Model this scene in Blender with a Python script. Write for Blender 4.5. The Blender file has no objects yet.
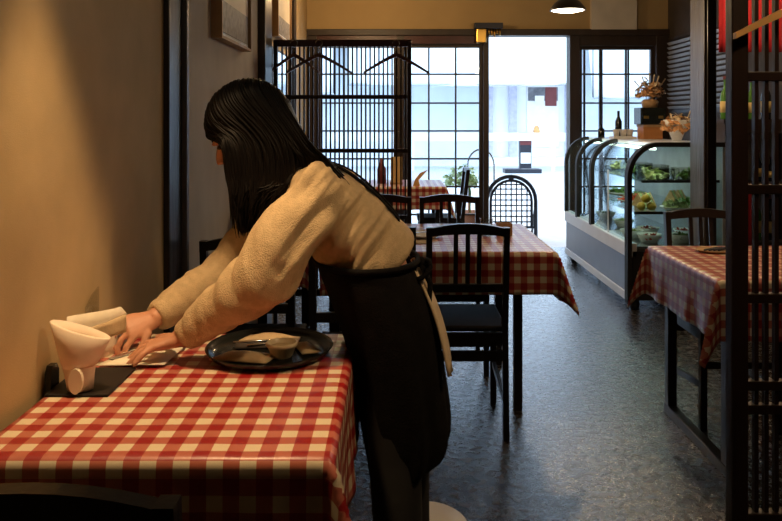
import bpy, bmesh, math, random
from mathutils import Vector, Matrix, noise
from mathutils.bvhtree import BVHTree
R = math.radians
PI = math.pi
random.seed(7)

# ---------------------------------------------------------------- camera, world, sun, exposure
scene = bpy.context.scene
C = scene.collection
F, CX, CY, CH = 750.0, 393.0, 120.0, 1.29          # focal length in px, vanishing point, eye height
cam_data = bpy.data.cameras.new('camera')
cam = bpy.data.objects.new('camera', cam_data)
C.objects.link(cam)
cam.location = (0, 0, CH)
cam.rotation_euler = (R(90), 0, 0)
cam_data.sensor_width = 36
cam_data.lens = 36 * F / 782
cam_data.shift_x = (391 - CX) / 782
cam_data.shift_y = (CY - 260.5) / 782
cam_data.clip_start = 0.02
cam_data.clip_end = 300
scene.camera = cam

world = bpy.data.worlds.new('sky')
scene.world = world
world.use_nodes = True
bg = world.node_tree.nodes['Background']
bg.inputs[0].default_value = (0.62, 0.80, 1.0, 1)
bg.inputs[1].default_value = 4.0

sun_d = bpy.data.lights.new('sun', 'SUN')
sun_d.energy = 3.0
sun_d.angle = R(1.0)
sun_d.color = (1, 0.95, 0.88)
sun = bpy.data.objects.new('sun', sun_d)
C.objects.link(sun)
sun.rotation_euler = Vector((-0.45, -0.6, -0.8)).to_track_quat('-Z', 'Y').to_euler()

scene.view_settings.view_transform = 'Standard'
scene.view_settings.look = 'None'
scene.view_settings.gamma = 1
scene.view_settings.use_curve_mapping = False
scene.view_settings.exposure = 0.0

# ---------------------------------------------------------------- materials
def nodes(name):
    m = bpy.data.materials.new(name)
    m.use_nodes = True
    nt = m.node_tree
    return m, nt, nt.nodes['Principled BSDF']

def mat(name, col, rough=0.5, metal=0.0, var=0.15, scale=8.0, bump=0.0, bscale=60.0, coat=0.0, stretch=None, emit=None, spec=None, col2=None):
    m, nt, b = nodes(name)
    N, L = nt.nodes, nt.links
    tc = N.new('ShaderNodeTexCoord')
    src = tc.outputs['Object']
    if stretch:
        mp = N.new('ShaderNodeMapping'); mp.inputs['Scale'].default_value = stretch
        L.new(src, mp.inputs[0]); src = mp.outputs[0]
    nz = N.new('ShaderNodeTexNoise'); nz.inputs['Scale'].default_value = scale; nz.inputs['Detail'].default_value = 6
    L.new(src, nz.inputs['Vector'])
    rp = N.new('ShaderNodeValToRGB')
    c2 = col2 if col2 else tuple(min(1, c * (1 + var)) for c in col)
    c1 = col if col2 else tuple(c * (1 - var) for c in col)
    rp.color_ramp.elements[0].position = 0.3; rp.color_ramp.elements[0].color = (*c1, 1)
    rp.color_ramp.elements[1].position = 0.7; rp.color_ramp.elements[1].color = (*c2, 1)
    L.new(nz.outputs[0], rp.inputs[0]); L.new(rp.outputs[0], b.inputs['Base Color'])
    b.inputs['Roughness'].default_value = rough
    b.inputs['Metallic'].default_value = metal
    if coat: b.inputs['Coat Weight'].default_value = coat
    if spec is not None: b.inputs['Specular IOR Level'].default_value = spec
    if bump:
        n2 = N.new('ShaderNodeTexNoise'); n2.inputs['Scale'].default_value = bscale; n2.inputs['Detail'].default_value = 5
        L.new(src, n2.inputs['Vector'])
        bp = N.new('ShaderNodeBump'); bp.inputs['Strength'].default_value = bump; bp.inputs['Distance'].default_value = 0.01
        L.new(n2.outputs[0], bp.inputs['Height']); L.new(bp.outputs[0], b.inputs['Normal'])
    if emit:
        b.inputs['Emission Color'].default_value = (*emit[0], 1); b.inputs['Emission Strength'].default_value = emit[1]
    return m

def glass_mat(name, tint=(0.93, 0.97, 1.0), refl=1.0):
    m = bpy.data.materials.new(name); m.use_nodes = True
    nt = m.node_tree; N, L = nt.nodes, nt.links
    N.remove(N['Principled BSDF'])
    tr = N.new('ShaderNodeBsdfTransparent'); tr.inputs[0].default_value = (*tint, 1)
    gl = N.new('ShaderNodeBsdfGlossy'); gl.inputs['Roughness'].default_value = 0.03
    fr = N.new('ShaderNodeLayerWeight'); fr.inputs[0].default_value = 0.5     # Schlick reflectance, same from both sides of the pane
    pw = N.new('ShaderNodeMath'); pw.operation = 'POWER'; pw.inputs[1].default_value = 5.0
    mu = N.new('ShaderNodeMath'); mu.operation = 'MULTIPLY_ADD'; mu.inputs[1].default_value = 0.95 * refl; mu.inputs[2].default_value = 0.045 * refl
    mx = N.new('ShaderNodeMixShader')
    L.new(fr.outputs['Facing'], pw.inputs[0]); L.new(pw.outputs[0], mu.inputs[0]); L.new(mu.outputs[0], mx.inputs[0])
    L.new(tr.outputs[0], mx.inputs[1]); L.new(gl.outputs[0], mx.inputs[2])
    L.new(mx.outputs[0], N['Material Output'].inputs[0])
    return m

def gingham(name, period, dark, mid, light):
    m, nt, b = nodes(name)
    N, L = nt.nodes, nt.links
    uv = N.new('ShaderNodeUVMap')
    sp = N.new('ShaderNodeSeparateXYZ'); L.new(uv.outputs[0], sp.inputs[0])
    st = []
    for i in (0, 1):
        a = N.new('ShaderNodeMath'); a.operation = 'DIVIDE'; a.inputs[1].default_value = period
        f = N.new('ShaderNodeMath'); f.operation = 'FRACT'
        g = N.new('ShaderNodeMath'); g.operation = 'GREATER_THAN'; g.inputs[1].default_value = 0.5
        L.new(sp.outputs[i], a.inputs[0]); L.new(a.outputs[0], f.inputs[0]); L.new(f.outputs[0], g.inputs[0])
        st.append(g)
    ad = N.new('ShaderNodeMath'); ad.operation = 'ADD'
    L.new(st[0].outputs[0], ad.inputs[0]); L.new(st[1].outputs[0], ad.inputs[1])
    hf = N.new('ShaderNodeMath'); hf.operation = 'MULTIPLY'; hf.inputs[1].default_value = 0.5
    L.new(ad.outputs[0], hf.inputs[0])
    rp = N.new('ShaderNodeValToRGB'); rp.color_ramp.interpolation = 'CONSTANT'
    e = rp.color_ramp.elements
    e[0].position = 0; e[0].color = (*light, 1)
    e[1].position = 0.4; e[1].color = (*mid, 1)
    k = e.new(0.8); k.color = (*dark, 1)
    L.new(hf.outputs[0], rp.inputs[0])
    nz = N.new('ShaderNodeTexNoise'); nz.inputs['Scale'].default_value = 700
    L.new(uv.outputs[0], nz.inputs['Vector'])
    mx = N.new('ShaderNodeMix'); mx.data_type = 'RGBA'; mx.blend_type = 'MULTIPLY'; mx.inputs[0].default_value = 0.25
    L.new(rp.outputs[0], mx.inputs[6]); L.new(nz.outputs[0], mx.inputs[7])
    L.new(mx.outputs[2], b.inputs['Base Color'])
    b.inputs['Roughness'].default_value = 0.42
    b.inputs['Coat Weight'].default_value = 0.4; b.inputs['Coat Roughness'].default_value = 0.3
    bp = N.new('ShaderNodeBump'); bp.inputs['Strength'].default_value = 0.15; bp.inputs['Distance'].default_value = 0.002
    L.new(nz.outputs[0], bp.inputs['Height']); L.new(bp.outputs[0], b.inputs['Normal'])
    return m

def floor_material():
    m, nt, b = nodes('worn_dark_floor')
    N, L = nt.nodes, nt.links
    tc = N.new('ShaderNodeTexCoord')
    n1 = N.new('ShaderNodeTexNoise'); n1.inputs['Scale'].default_value = 3.0; n1.inputs['Detail'].default_value = 8
    n2 = N.new('ShaderNodeTexNoise'); n2.inputs['Scale'].default_value = 30; n2.inputs['Detail'].default_value = 8; n2.inputs['Roughness'].default_value = 0.7; n2.inputs['Distortion'].default_value = 0.15
    L.new(tc.outputs['Object'], n1.inputs['Vector']); L.new(tc.outputs['Object'], n2.inputs['Vector'])
    r1 = N.new('ShaderNodeValToRGB')
    e = r1.color_ramp.elements
    e[0].position = 0.42; e[0].color = (0.006, 0.006, 0.007, 1)
    e[1].position = 0.66; e[1].color = (0.15, 0.13, 0.105, 1)
    L.new(n2.outputs[0], r1.inputs[0])
    mx = N.new('ShaderNodeMix'); mx.data_type = 'RGBA'; mx.blend_type = 'MULTIPLY'; mx.inputs[0].default_value = 0.5
    L.new(r1.outputs[0], mx.inputs[6]); L.new(n1.outputs[0], mx.inputs[7])
    L.new(mx.outputs[2], b.inputs['Base Color'])
    rr = N.new('ShaderNodeMapRange'); rr.inputs[1].default_value = 0.35; rr.inputs[2].default_value = 0.65; rr.inputs[3].default_value = 0.10; rr.inputs[4].default_value = 0.40
    L.new(n2.outputs[0], rr.inputs[0]); L.new(rr.outputs[0], b.inputs['Roughness'])
    bp = N.new('ShaderNodeBump'); bp.inputs['Strength'].default_value = 0.6; bp.inputs['Distance'].default_value = 0.007
    L.new(n2.outputs[0], bp.inputs['Height']); L.new(bp.outputs[0], b.inputs['Normal'])
    b.inputs['Specular IOR Level'].default_value = 1.0
    b.inputs['Coat Weight'].default_value = 0.8; b.inputs['Coat Roughness'].default_value = 0.15
    L.new(bp.outputs[0], b.inputs['Coat Normal'])
    return m

M = {}
M['floor'] = floor_material()
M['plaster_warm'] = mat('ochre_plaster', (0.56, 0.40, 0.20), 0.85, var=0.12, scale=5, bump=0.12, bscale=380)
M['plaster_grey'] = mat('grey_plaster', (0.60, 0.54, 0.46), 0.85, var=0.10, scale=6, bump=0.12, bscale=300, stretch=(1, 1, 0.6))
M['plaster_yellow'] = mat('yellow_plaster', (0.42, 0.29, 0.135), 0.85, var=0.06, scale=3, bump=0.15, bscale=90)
M['ceiling'] = mat('ceiling_paint', (0.30, 0.23, 0.15), 0.9, var=0.05, scale=3)
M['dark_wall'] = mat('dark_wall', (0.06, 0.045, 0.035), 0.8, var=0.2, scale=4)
M['post'] = mat('dark_post_wood', (0.018, 0.014, 0.012), 0.32, var=0.4, scale=10, bump=0.2, bscale=40, stretch=(1, 1, 0.12))
M['grey_post'] = mat('weathered_post_wood', (0.075, 0.062, 0.052), 0.45, var=0.45, scale=14, bump=0.4, bscale=60, stretch=(1, 1, 0.12))
M['black_wood'] = mat('black_lacquered_wood', (0.014, 0.011, 0.010), 0.3, var=0.3, scale=14, bump=0.08, bscale=60, stretch=(1, 1, 0.2))
M['seat_wood'] = mat('black_seat_wood', (0.012, 0.010, 0.009), 0.55, var=0.3, scale=14, spec=0.3)
M['screen_wood'] = mat('brown_black_screen_wood', (0.022, 0.010, 0.007), 0.42, var=0.4, scale=18, bump=0.1, bscale=60, stretch=(1, 1, 0.15))
M['redrail'] = mat('dark_red_rail', (0.05, 0.010, 0.010), 0.4, var=0.3)
M['frame'] = mat('dark_window_frame', (0.030, 0.018, 0.013), 0.5, var=0.3, scale=10, stretch=(1, 1, 0.2))
M['hanger'] = mat('hanger_wood', (0.10, 0.035, 0.018), 0.4, var=0.3)
M['hanger_light'] = mat('hanger_beech', (0.75, 0.42, 0.15), 0.4, var=0.2)
M['steel'] = mat('steel', (0.55, 0.55, 0.57), 0.25, 1.0, var=0.05)
M['brass'] = mat('brass', (0.70, 0.42, 0.10), 0.3, 1.0, var=0.1)
M['glass'] = glass_mat('window_glass')
M['case_glass'] = glass_mat('case_glass', (0.90, 0.97, 0.97), 1.0)
M['clear'] = glass_mat('clear_plastic', (0.9, 0.9, 0.88), 1.2)
M['gingham'] = gingham('red_gingham', 0.0556, (0.33, 0.010, 0.012), (0.52, 0.15, 0.10), (0.82, 0.70, 0.50))
M['white'] = mat('white_paint', (0.80, 0.80, 0.78), 0.5, var=0.04)
M['paper'] = mat('cream_paper', (0.86, 0.78, 0.62), 0.75, var=0.05, scale=20)
M['kraft'] = mat('kraft_paper', (0.60, 0.45, 0.27), 0.8, var=0.12, scale=30, bump=0.15, bscale=120)
M['ceramic'] = mat('cream_matt_ceramic', (0.82, 0.68, 0.54), 0.65, var=0.06)
M['ramekin'] = mat('ramekin_glaze', (0.78, 0.64, 0.42), 0.3, var=0.08)
M['sauce'] = mat('sauce', (0.55, 0.40, 0.20), 0.35, var=0.2, scale=60)
M['tray'] = mat('black_tray_lacquer', (0.010, 0.012, 0.012), 0.2, var=0.2)
M['skin'] = mat('skin', (0.58, 0.28, 0.17), 0.5, var=0.08, scale=20, bump=0.06, bscale=300)
M['hair'] = mat('black_hair', (0.004, 0.003, 0.003), 0.48, spec=0.14, var=0.5, scale=60, stretch=(3, 3, 0.2))
M['eye'] = mat('dark_eye', (0.02, 0.012, 0.01), 0.2)
M['lips'] = mat('lips', (0.42, 0.12, 0.09), 0.45)
M['sweater'] = mat('camel_knit', (0.60, 0.45, 0.27), 0.95, var=0.10, scale=60, bump=0.5, bscale=330, spec=0.08)
M['tunic'] = mat('cream_tunic_cloth', (0.66, 0.52, 0.34), 0.85, var=0.08, scale=20, bump=0.2, bscale=300)
M['apron'] = mat('black_apron_cloth', (0.007, 0.006, 0.006), 0.9, spec=0.15, var=0.3, scale=30, bump=0.3, bscale=240)
M['trouser'] = mat('black_trouser_cloth', (0.010, 0.010, 0.011), 0.9, var=0.2)
M['case_panel'] = mat('grey_blue_case_panel', (0.20, 0.22, 0.27), 0.35, 0.2, var=0.06)
M['case_trim'] = mat('white_case_trim', (0.78, 0.80, 0.84), 0.3, var=0.03)
M['case_dark'] = mat('dark_case_frame', (0.018, 0.016, 0.016), 0.6, spec=0.25, var=0.2)
M['leaf'] = mat('salad_green', (0.10, 0.22, 0.03), 0.5, var=0.5, scale=30)
M['pale_leaf'] = mat('pale_green', (0.42, 0.52, 0.22), 0.5, var=0.35, scale=30)
M['lemon'] = mat('lemon_skin', (0.75, 0.52, 0.06), 0.45, var=0.1, bump=0.1, bscale=150)
M['tomato'] = mat('tomato_skin', (0.50, 0.05, 0.02), 0.3, var=0.2)
M['bread'] = mat('bread_crust', (0.55, 0.36, 0.16), 0.7, var=0.25, scale=30)
M['dried'] = mat('dried_petal', (0.52, 0.27, 0.11), 0.8, var=0.55, scale=40)
M['dried_pale'] = mat('dried_pale_petal', (0.62, 0.48, 0.30), 0.8, var=0.4, scale=40)
M['orange_wood'] = mat('orange_wood', (0.48, 0.20, 0.06), 0.5, var=0.2, scale=12, stretch=(0.2, 1, 1))
M['tan_wood'] = mat('tan_wood', (0.40, 0.24, 0.11), 0.55, var=0.2, scale=12, stretch=(1, 1, 0.3))
M['red_cloth'] = mat('red_cloth', (0.42, 0.012, 0.020), 0.85, var=0.15, scale=10)
M['bottle_green'] = mat('green_bottle_glass', (0.08, 0.22, 0.03), 0.12, var=0.2)
M['bottle_dark'] = mat('dark_bottle_glass', (0.012, 0.012, 0.010), 0.12, var=0.2)
M['label'] = mat('bottle_label', (0.70, 0.52, 0.20), 0.7, var=0.1)
M['louver'] = mat('grey_louver', (0.45, 0.46, 0.48), 0.4, 0.3, var=0.06)
M['lampwhite'] = mat('lamp_diffuser', (0.95, 0.93, 0.9), 0.5, emit=((1.0, 0.86, 0.66), 9.0))
M['lampshade'] = mat('lamp_shade_enamel', (0.06, 0.05, 0.045), 0.35)
M['outer_wall'] = mat('pale_outer_wall', (0.78, 0.80, 0.84), 0.85, var=0.05, scale=1.5)
M['road'] = mat('pale_asphalt', (0.50, 0.51, 0.53), 0.9, var=0.08, scale=6, bump=0.2, bscale=80)
M['canvas'] = mat('white_canvas', (0.84, 0.86, 0.88), 0.8, var=0.04, scale=2)
M['iron'] = mat('blue_black_iron', (0.020, 0.022, 0.034), 0.4, 0.3, var=0.2)
M['mirror'] = mat('mirror_glass', (0.8, 0.82, 0.84), 0.08, 1.0, var=0.02)
M['art'] = mat('picture_print', (0.60, 0.50, 0.36), 0.6, var=0.12, scale=4)
M['art_dark'] = mat('picture_band', (0.22, 0.19, 0.16), 0.6, var=0.5, scale=30)
M['terracotta'] = mat('terracotta', (0.40, 0.16, 0.08), 0.8)
M['plastic_white'] = mat('pale_grey_plastic', (0.62, 0.60, 0.58), 0.4, var=0.04)
M['burgundy'] = mat('burgundy_paint', (0.16, 0.03, 0.03), 0.6)
M['orange_print'] = mat('orange_print', (0.85, 0.42, 0.16), 0.7, var=0.3, scale=20)

# ---------------------------------------------------------------- geometry helpers
def frame_of(t):
    t = t.normalized()
    a = Vector((0, 0, 1)) if abs(t.z) < 0.9 else Vector((1, 0, 0))
    u = t.cross(a).normalized()
    return u, t.cross(u).normalized()

class MB:
    def __init__(s):
        s.v = []; s.f = []; s.sm = []
    def _add(s, vs, fs, smooth=False):
        o = len(s.v)
        s.v += [tuple(p) for p in vs]
        for f in fs:
            s.f.append([i + o for i in f]); s.sm.append(smooth)
        return s
    def box(s, x0, x1, y0, y1, z0, z1, bev=0.0):
        if bev <= 0:
            vs = [(x, y, z) for z in (z0, z1) for y in (y0, y1) for x in (x0, x1)]
            return s._add(vs, [(0, 2, 3, 1), (4, 5, 7, 6), (0, 1, 5, 4), (2, 6, 7, 3), (0, 4, 6, 2), (1, 3, 7, 5)])
        bm = bmesh.new()
        bmesh.ops.create_cube(bm, size=1)
        for v in bm.verts:
            v.co = ((x0 + x1) / 2 + v.co.x * (x1 - x0), (y0 + y1) / 2 + v.co.y * (y1 - y0), (z0 + z1) / 2 + v.co.z * (z1 - z0))
        bmesh.ops.bevel(bm, geom=bm.edges[:], offset=bev, segments=2, affect='EDGES', profile=0.5)
        bm.verts.index_update()
        s._add([v.co[:] for v in bm.verts], [[v.index for v in f.verts] for f in bm.faces])
        bm.free()
        return s
    def bar(s, p, q, w, h, up=None):
        p, q = Vector(p), Vector(q); t = (q - p).normalized()
        a = Vector(up) if up else (Vector((0, 0, 1)) if abs(t.z) < 0.9 else Vector((0, 1, 0)))
        u = t.cross(a).normalized(); w2 = u.cross(t).normalized()
        vs = [c + u * (i * w / 2) + w2 * (j * h / 2) for c in (p, q) for i, j in ((-1, -1), (1, -1), (1, 1), (-1, 1))]
        return s._add(vs, [(0, 1, 2, 3), (7, 6, 5, 4), (0, 4, 5, 1), (1, 5, 6, 2), (2, 6, 7, 3), (3, 7, 4, 0)])
    def tube(s, pts, r, n=8, closed=False):
        pts = [Vector(p) for p in pts]; k = len(pts)
        rs = r if isinstance(r, (list, tuple)) else [r] * k
        vs = []; u = None
        for i, p in enumerate(pts):
            if closed: t = pts[(i + 1) % k] - pts[i - 1]
            else: t = pts[min(i + 1, k - 1)] - pts[max(i - 1, 0)]
            t.normalize()
            if u is None: u, w = frame_of(t)
            else:
                u = (u - t * u.dot(t)).normalized(); w = t.cross(u).normalized()
            for j in range(n):
                a = 2 * PI * j / n
                vs.append(p + (u * math.cos(a) + w * math.sin(a)) * rs[i])
        fs = []
        for i in range(k if closed else k - 1):
            a, b = i * n, ((i + 1) % k) * n
            for j in range(n): fs.append((a + j, a + (j + 1) % n, b + (j + 1) % n, b + j))
        if not closed:
            fs.append(tuple(range(n - 1, -1, -1))); fs.append(tuple((k - 1) * n + j for j in range(n)))
        return s._add(vs, fs, True)
    def lathe(s, prof, cx=0, cy=0, n=24, sx=1, sy=1):
        vs = [(cx + r * math.cos(2 * PI * j / n) * sx, cy + r * math.sin(2 * PI * j / n) * sy, z) for r, z in prof for j in range(n)]
        fs = []
        for i in range(len(prof) - 1):
            for j in range(n):
                fs.append((i * n + j, i * n + (j + 1) % n, (i + 1) * n + (j + 1) % n, (i + 1) * n + j))
        if prof[0][0] > 1e-5: fs.append(tuple(range(n - 1, -1, -1)))
        if prof[-1][0] > 1e-5: fs.append(tuple((len(prof) - 1) * n + j for j in range(n)))
        return s._add(vs, fs, True)
    def loft(s, rings, n=20):
        """rings: (centre, half-axis vector A, half-axis vector B)"""
        vs = []
        for c, a, b in rings:
            c, a, b = Vector(c), Vector(a), Vector(b)
            for j in range(n):
                t = 2 * PI * j / n
                vs.append(c + a * math.cos(t) + b * math.sin(t))
        fs = []
        for i in range(len(rings) - 1):
            for j in range(n):
                fs.append((i * n + j, i * n + (j + 1) % n, (i + 1) * n + (j + 1) % n, (i + 1) * n + j))
        fs.append(tuple(range(n - 1, -1, -1))); fs.append(tuple((len(rings) - 1) * n + j for j in range(n)))
        return s._add(vs, fs, True)
    def ball(s, c, rx, ry=None, rz=None, n=14, m=9, rot=None):
        ry = rx if ry is None else ry; rz = rx if rz is None else rz
        c = Vector(c); vs = []; fs = []
        for i in range(m + 1):
            th = PI * i / m
            for j in range(n):
                ph = 2 * PI * j / n
                p = Vector((rx * math.sin(th) * math.cos(ph), ry * math.sin(th) * math.sin(ph), rz * math.cos(th)))
                if rot: p = rot @ p
                vs.append(c + p)
        for i in range(m):
            for j in range(n): fs.append((i * n + j, (i + 1) * n + j, (i + 1) * n + (j + 1) % n, i * n + (j + 1) % n))
        return s._add(vs, fs, True)
    def prism(s, poly, axis, a, b):
        """poly of 2D points extruded along axis x/y/z from a to b"""
        def P(p, t):
            return {'x': (t, p[0], p[1]), 'y': (p[0], t, p[1]), 'z': (p[0], p[1], t)}[axis]
        n = len(poly)
        vs = [P(p, a) for p in poly] + [P(p, b) for p in poly]
        return s._add(vs, [tuple(range(n)), tuple(range(2 * n - 1, n - 1, -1))] + [(i, i + n, (i + 1) % n + n, (i + 1) % n) for i in range(n)])
    def sheet(s, rows, th=0.002):
        """grid of points given thickness"""
        h, w = len(rows), len(rows[0])
        P = [[Vector(p) for p in r] for r in rows]
        nrm = []
        for i in range(h):
            for j in range(w):
                du = P[i][min(j + 1, w - 1)] - P[i][max(j - 1, 0)]
                dv = P[min(i + 1, h - 1)][j] - P[max(i - 1, 0)][j]
                n_ = du.cross(dv)
                nrm.append(n_.normalized() if n_.length > 1e-12 else Vector((0, 0, 1)))
        fl = [p for r in P for p in r]
        vs = [p + q * th / 2 for p, q in zip(fl, nrm)] + [p - q * th / 2 for p, q in zip(fl, nrm)]
        o = h * w; fs = []
        for i in range(h - 1):
            for j in range(w - 1):
                a = i * w + j
                fs.append((a, a + 1, a + w + 1, a + w)); fs.append((a + o, a + w + o, a + w + 1 + o, a + 1 + o))
        bd = [j for j in range(w)] + [i * w + w - 1 for i in range(1, h)] + [(h - 1) * w + j for j in range(w - 2, -1, -1)] + [i * w for i in range(h - 2, 0, -1)]
        for i in range(len(bd)):
            a, b = bd[i], bd[(i + 1) % len(bd)]
            fs.append((b, a, a + o, b + o))
        return s._add(vs, fs, True)
    def mesh(s, name):
        me = bpy.data.meshes.new(name)
        me.from_pydata(s.v, [], s.f)
        me.polygons.foreach_set('use_smooth', s.sm)
        me.update()
        bm = bmesh.new(); bm.from_mesh(me)
        bmesh.ops.recalc_face_normals(bm, faces=bm.faces[:])
        bm.to_mesh(me); bm.free()
        return me
    def build(s, name, m, parent=None, origin=None):
        if origin:
            s.v = [(x - origin[0], y - origin[1], z - origin[2]) for x, y, z in s.v]
        o = link(name, s.mesh(name), m, parent)
        if origin: o.location = origin
        return o

def link(name, me, m, parent=None):
    o = bpy.data.objects.new(name, me)
    C.objects.link(o)
    if m is not None:
        mm = M[m] if isinstance(m, str) else m
        if not me.materials: me.materials.append(mm)
    if parent: o.parent = parent
    return o

def tag(o, label=None, cat=None, group=None, kind=None):
    if label: o['label'] = label
    if cat: o['category'] = cat
    if group: o['group'] = group
    if kind: o['kind'] = kind
    return o

def thing(name, label, cat, loc=(0, 0, 0), rz=0, group=None):
    o = bpy.data.objects.new(name, None); C.objects.link(o)
    o.empty_display_size = 0.1
    o.location = loc; o.rotation_euler = (0, 0, rz)
    return tag(o, label, cat, group)

def copy_tree(o, parent=None):
    c = o.copy(); C.objects.link(c); c.parent = parent
    for ch in list(o.children): copy_tree(ch, c)
    return c

def struct(name, mb, m, label=None, parent=None):
    o = mb.build(name, m, parent)
    if not parent:
        o['kind'] = 'structure'; o['label'] = label; o['category'] = name.split('_')[0]
    return o

def remeshed(mb, voxel, smooth=4, name='m'):
    me = mb.mesh(name)
    o = bpy.data.objects.new(name, me); C.objects.link(o)
    r = o.modifiers.new('r', 'REMESH'); r.mode = 'VOXEL'; r.voxel_size = voxel; r.use_smooth_shade = True
    if smooth:
        sm = o.modifiers.new('s', 'SMOOTH'); sm.factor = 0.5; sm.iterations = smooth
    dg = bpy.context.evaluated_depsgraph_get()
    res = bpy.data.meshes.new_from_object(o.evaluated_get(dg))
    bpy.data.objects.remove(o)
    return res

def lin(a, b, t): return a + (b - a) * t

# ---------------------------------------------------------------- the room
XL, XLB, XR, YB, YF, ZC = -0.73, -0.86, 2.75, 7.5, -2.5, 2.75
struct('floor', MB().box(-1.0, XR + 0.1, YF - 0.1, YB + 0.12, -0.06, 0), 'floor', 'dark worn stone-like floor with a dull wet sheen')
struct('ceiling', MB().box(-1.0, XR + 0.1, YF - 0.1, YB + 0.12, ZC, ZC + 0.1), 'ceiling', 'dim ceiling of the dining room')
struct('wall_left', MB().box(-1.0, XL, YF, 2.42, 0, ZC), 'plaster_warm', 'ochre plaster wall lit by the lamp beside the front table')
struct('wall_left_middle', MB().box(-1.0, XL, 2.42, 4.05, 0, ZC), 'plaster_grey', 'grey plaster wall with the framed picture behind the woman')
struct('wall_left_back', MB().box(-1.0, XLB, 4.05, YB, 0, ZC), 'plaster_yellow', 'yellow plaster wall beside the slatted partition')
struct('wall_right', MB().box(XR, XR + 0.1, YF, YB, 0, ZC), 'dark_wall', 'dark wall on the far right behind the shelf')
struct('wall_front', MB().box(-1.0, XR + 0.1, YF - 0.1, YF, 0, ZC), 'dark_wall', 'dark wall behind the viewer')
# posts on the left wall
def post(name, x0, x1, y0, y1, m, label):
    return struct(name, MB().box(x0, x1, y0, y1, 0, ZC, 0.006), m, label)
post('trim_1', XL - 0.05, XL + 0.018, 2.385, 2.60, 'post', 'black wooden post set in the left wall before the woman')
MB().box(XL - 0.02, XL + 0.035, 2.53, 2.56, 0, ZC, 0.004).build('trim_strip', 'grey_post', bpy.data.objects['trim_1'])
post('trim_2', XLB, XL + 0.04, 4.05, 4.28, 'post', 'dark wooden post at the left end of the slatted partition')
post('trim_3', XLB - 0.02, XLB + 0.05, 6.15, 6.30, 'post', 'thin dark wooden post on the yellow wall')
# right-hand post
rp = post('trim_4', 1.90, 1.972, 4.58, 4.80, 'grey_post', 'tall weathered wooden post beside the display case')
MB().box(1.915, 1.970, 4.565, 4.585, 0, ZC, 0.004).build('post_shaded_face', 'post', rp)  # dark sheet paints in the shade on the post's front face

# back wall: header, flanks, sill
hz = 2.13
struct('wall_back', MB().box(-0.9, XR, YB, YB + 0.12, hz + 0.06, ZC), 'plaster_yellow', 'yellow plaster band above the shop front')
MB().box(1.97, 2.42, YB - 0.06, YB + 0.01, hz + 0.06, ZC).build('pilaster', 'plaster_grey', bpy.data.objects['wall_back'])
struct('wall_back_left', MB().box(-1.0, -0.86, YB, YB + 0.12, 0, hz + 0.11), 'plaster_yellow', 'narrow yellow wall left of the shop front')
struct('trim_5', MB().box(-0.86, XR, YB - 0.05, YB + 0.14, hz, hz + 0.065, 0.006), 'frame', 'dark wooden lintel over the shop front')
for i, (x0, x1, lab) in enumerate(((-0.86, -0.76, 'dark upright at the left end of the shop front'), (0.04, 0.11, 'dark upright behind the slatted partition'),
                                   (0.90, 0.955, 'dark upright on the left of the open doorway'), (1.76, 1.86, 'dark upright on the right of the open doorway'),
                                   (2.62, 2.75, 'dark upright at the right end of the shop front'))):
    struct('trim_%d' % (6 + i), MB().box(x0, x1, YB - 0.04, YB + 0.12, 0, hz, 0.004), 'frame', lab)

for i, (x0, x1, lab) in enumerate(((-0.76, 0.04, 'dark head rail behind the slatted partition'), (0.11, 0.90, 'dark red-brown head rail over the gridded glass'), (1.86, 2.62, 'dark head rail over the right window'))):
    struct('trim_%d' % (12 + i), MB().box(x0, x1, YB - 0.03, YB + 0.10, 2.03 if i == 2 else 2.05, hz), 'redrail' if i < 2 else 'frame', lab)
def grid_window(name, x0, x1, z0, z1, xs, zs, label, sill=0.42, y=YB + 0.04):
    fr = MB()
    t = 0.035
    fr.box(x0, x1, y - 0.02, y + 0.03, z1 - t, z1).box(x0, x1, y - 0.02, y + 0.03, z0, z0 + t)
    fr.box(x0, x0 + t, y - 0.02, y + 0.03, z0 + t, z1 - t).box(x1 - t, x1, y - 0.02, y + 0.03, z0 + t, z1 - t)
    w = struct(name, fr, 'frame', label)
    for x in xs: MB().box(x - 0.008, x + 0.008, y - 0.015, y + 0.02, z0 + t, z1 - t).build('muntin', 'frame', w)
    for z in zs: MB().box(x0 + t, x1 - t, y - 0.016, y + 0.021, z - 0.008, z + 0.008).build('muntin', 'frame', w)
    X = [x0 + t] + list(xs) + [x1 - t]; Z = [z0 + t] + list(zs) + [z1 - t]
    for a, b in zip(X, X[1:]):
        for c, d in zip(Z, Z[1:]):
            MB().box(a + 0.006, b - 0.006, y - 0.001, y + 0.003, c + 0.006, d - 0.006).build('pane', 'glass', w)
    return w
zs = [0.62, 0.90, 1.18, 1.46, 1.75]
zs_r = [1.18, 1.46, 1.75]
grid_window('window_1', -0.76, 0.04, 0.04, 2.05, [-0.49, -0.23], [0.34] + zs, 'gridded glass sliding panel behind the slatted partition')
grid_window('window_2', 0.11, 0.90, 0.04, 2.05, [0.36, 0.63], [0.34] + zs, 'gridded glass sliding panel left of the open doorway')
grid_window('window_3', 1.86, 2.62, 0.04, 2.03, [2.08, 2.34], [0.34] + zs, 'gridded window above the display case')
mb = MB().box(1.93, 1.95, YB + 0.10, YB + 0.12, 0, hz)
for x in (2.115, 2.385): mb.box(x - 0.008, x + 0.008, YB + 0.09, YB + 0.115, 0.04, hz - 0.1)
mb.build('sliding_leaf', 'frame', bpy.data.objects['window_3'])

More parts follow.
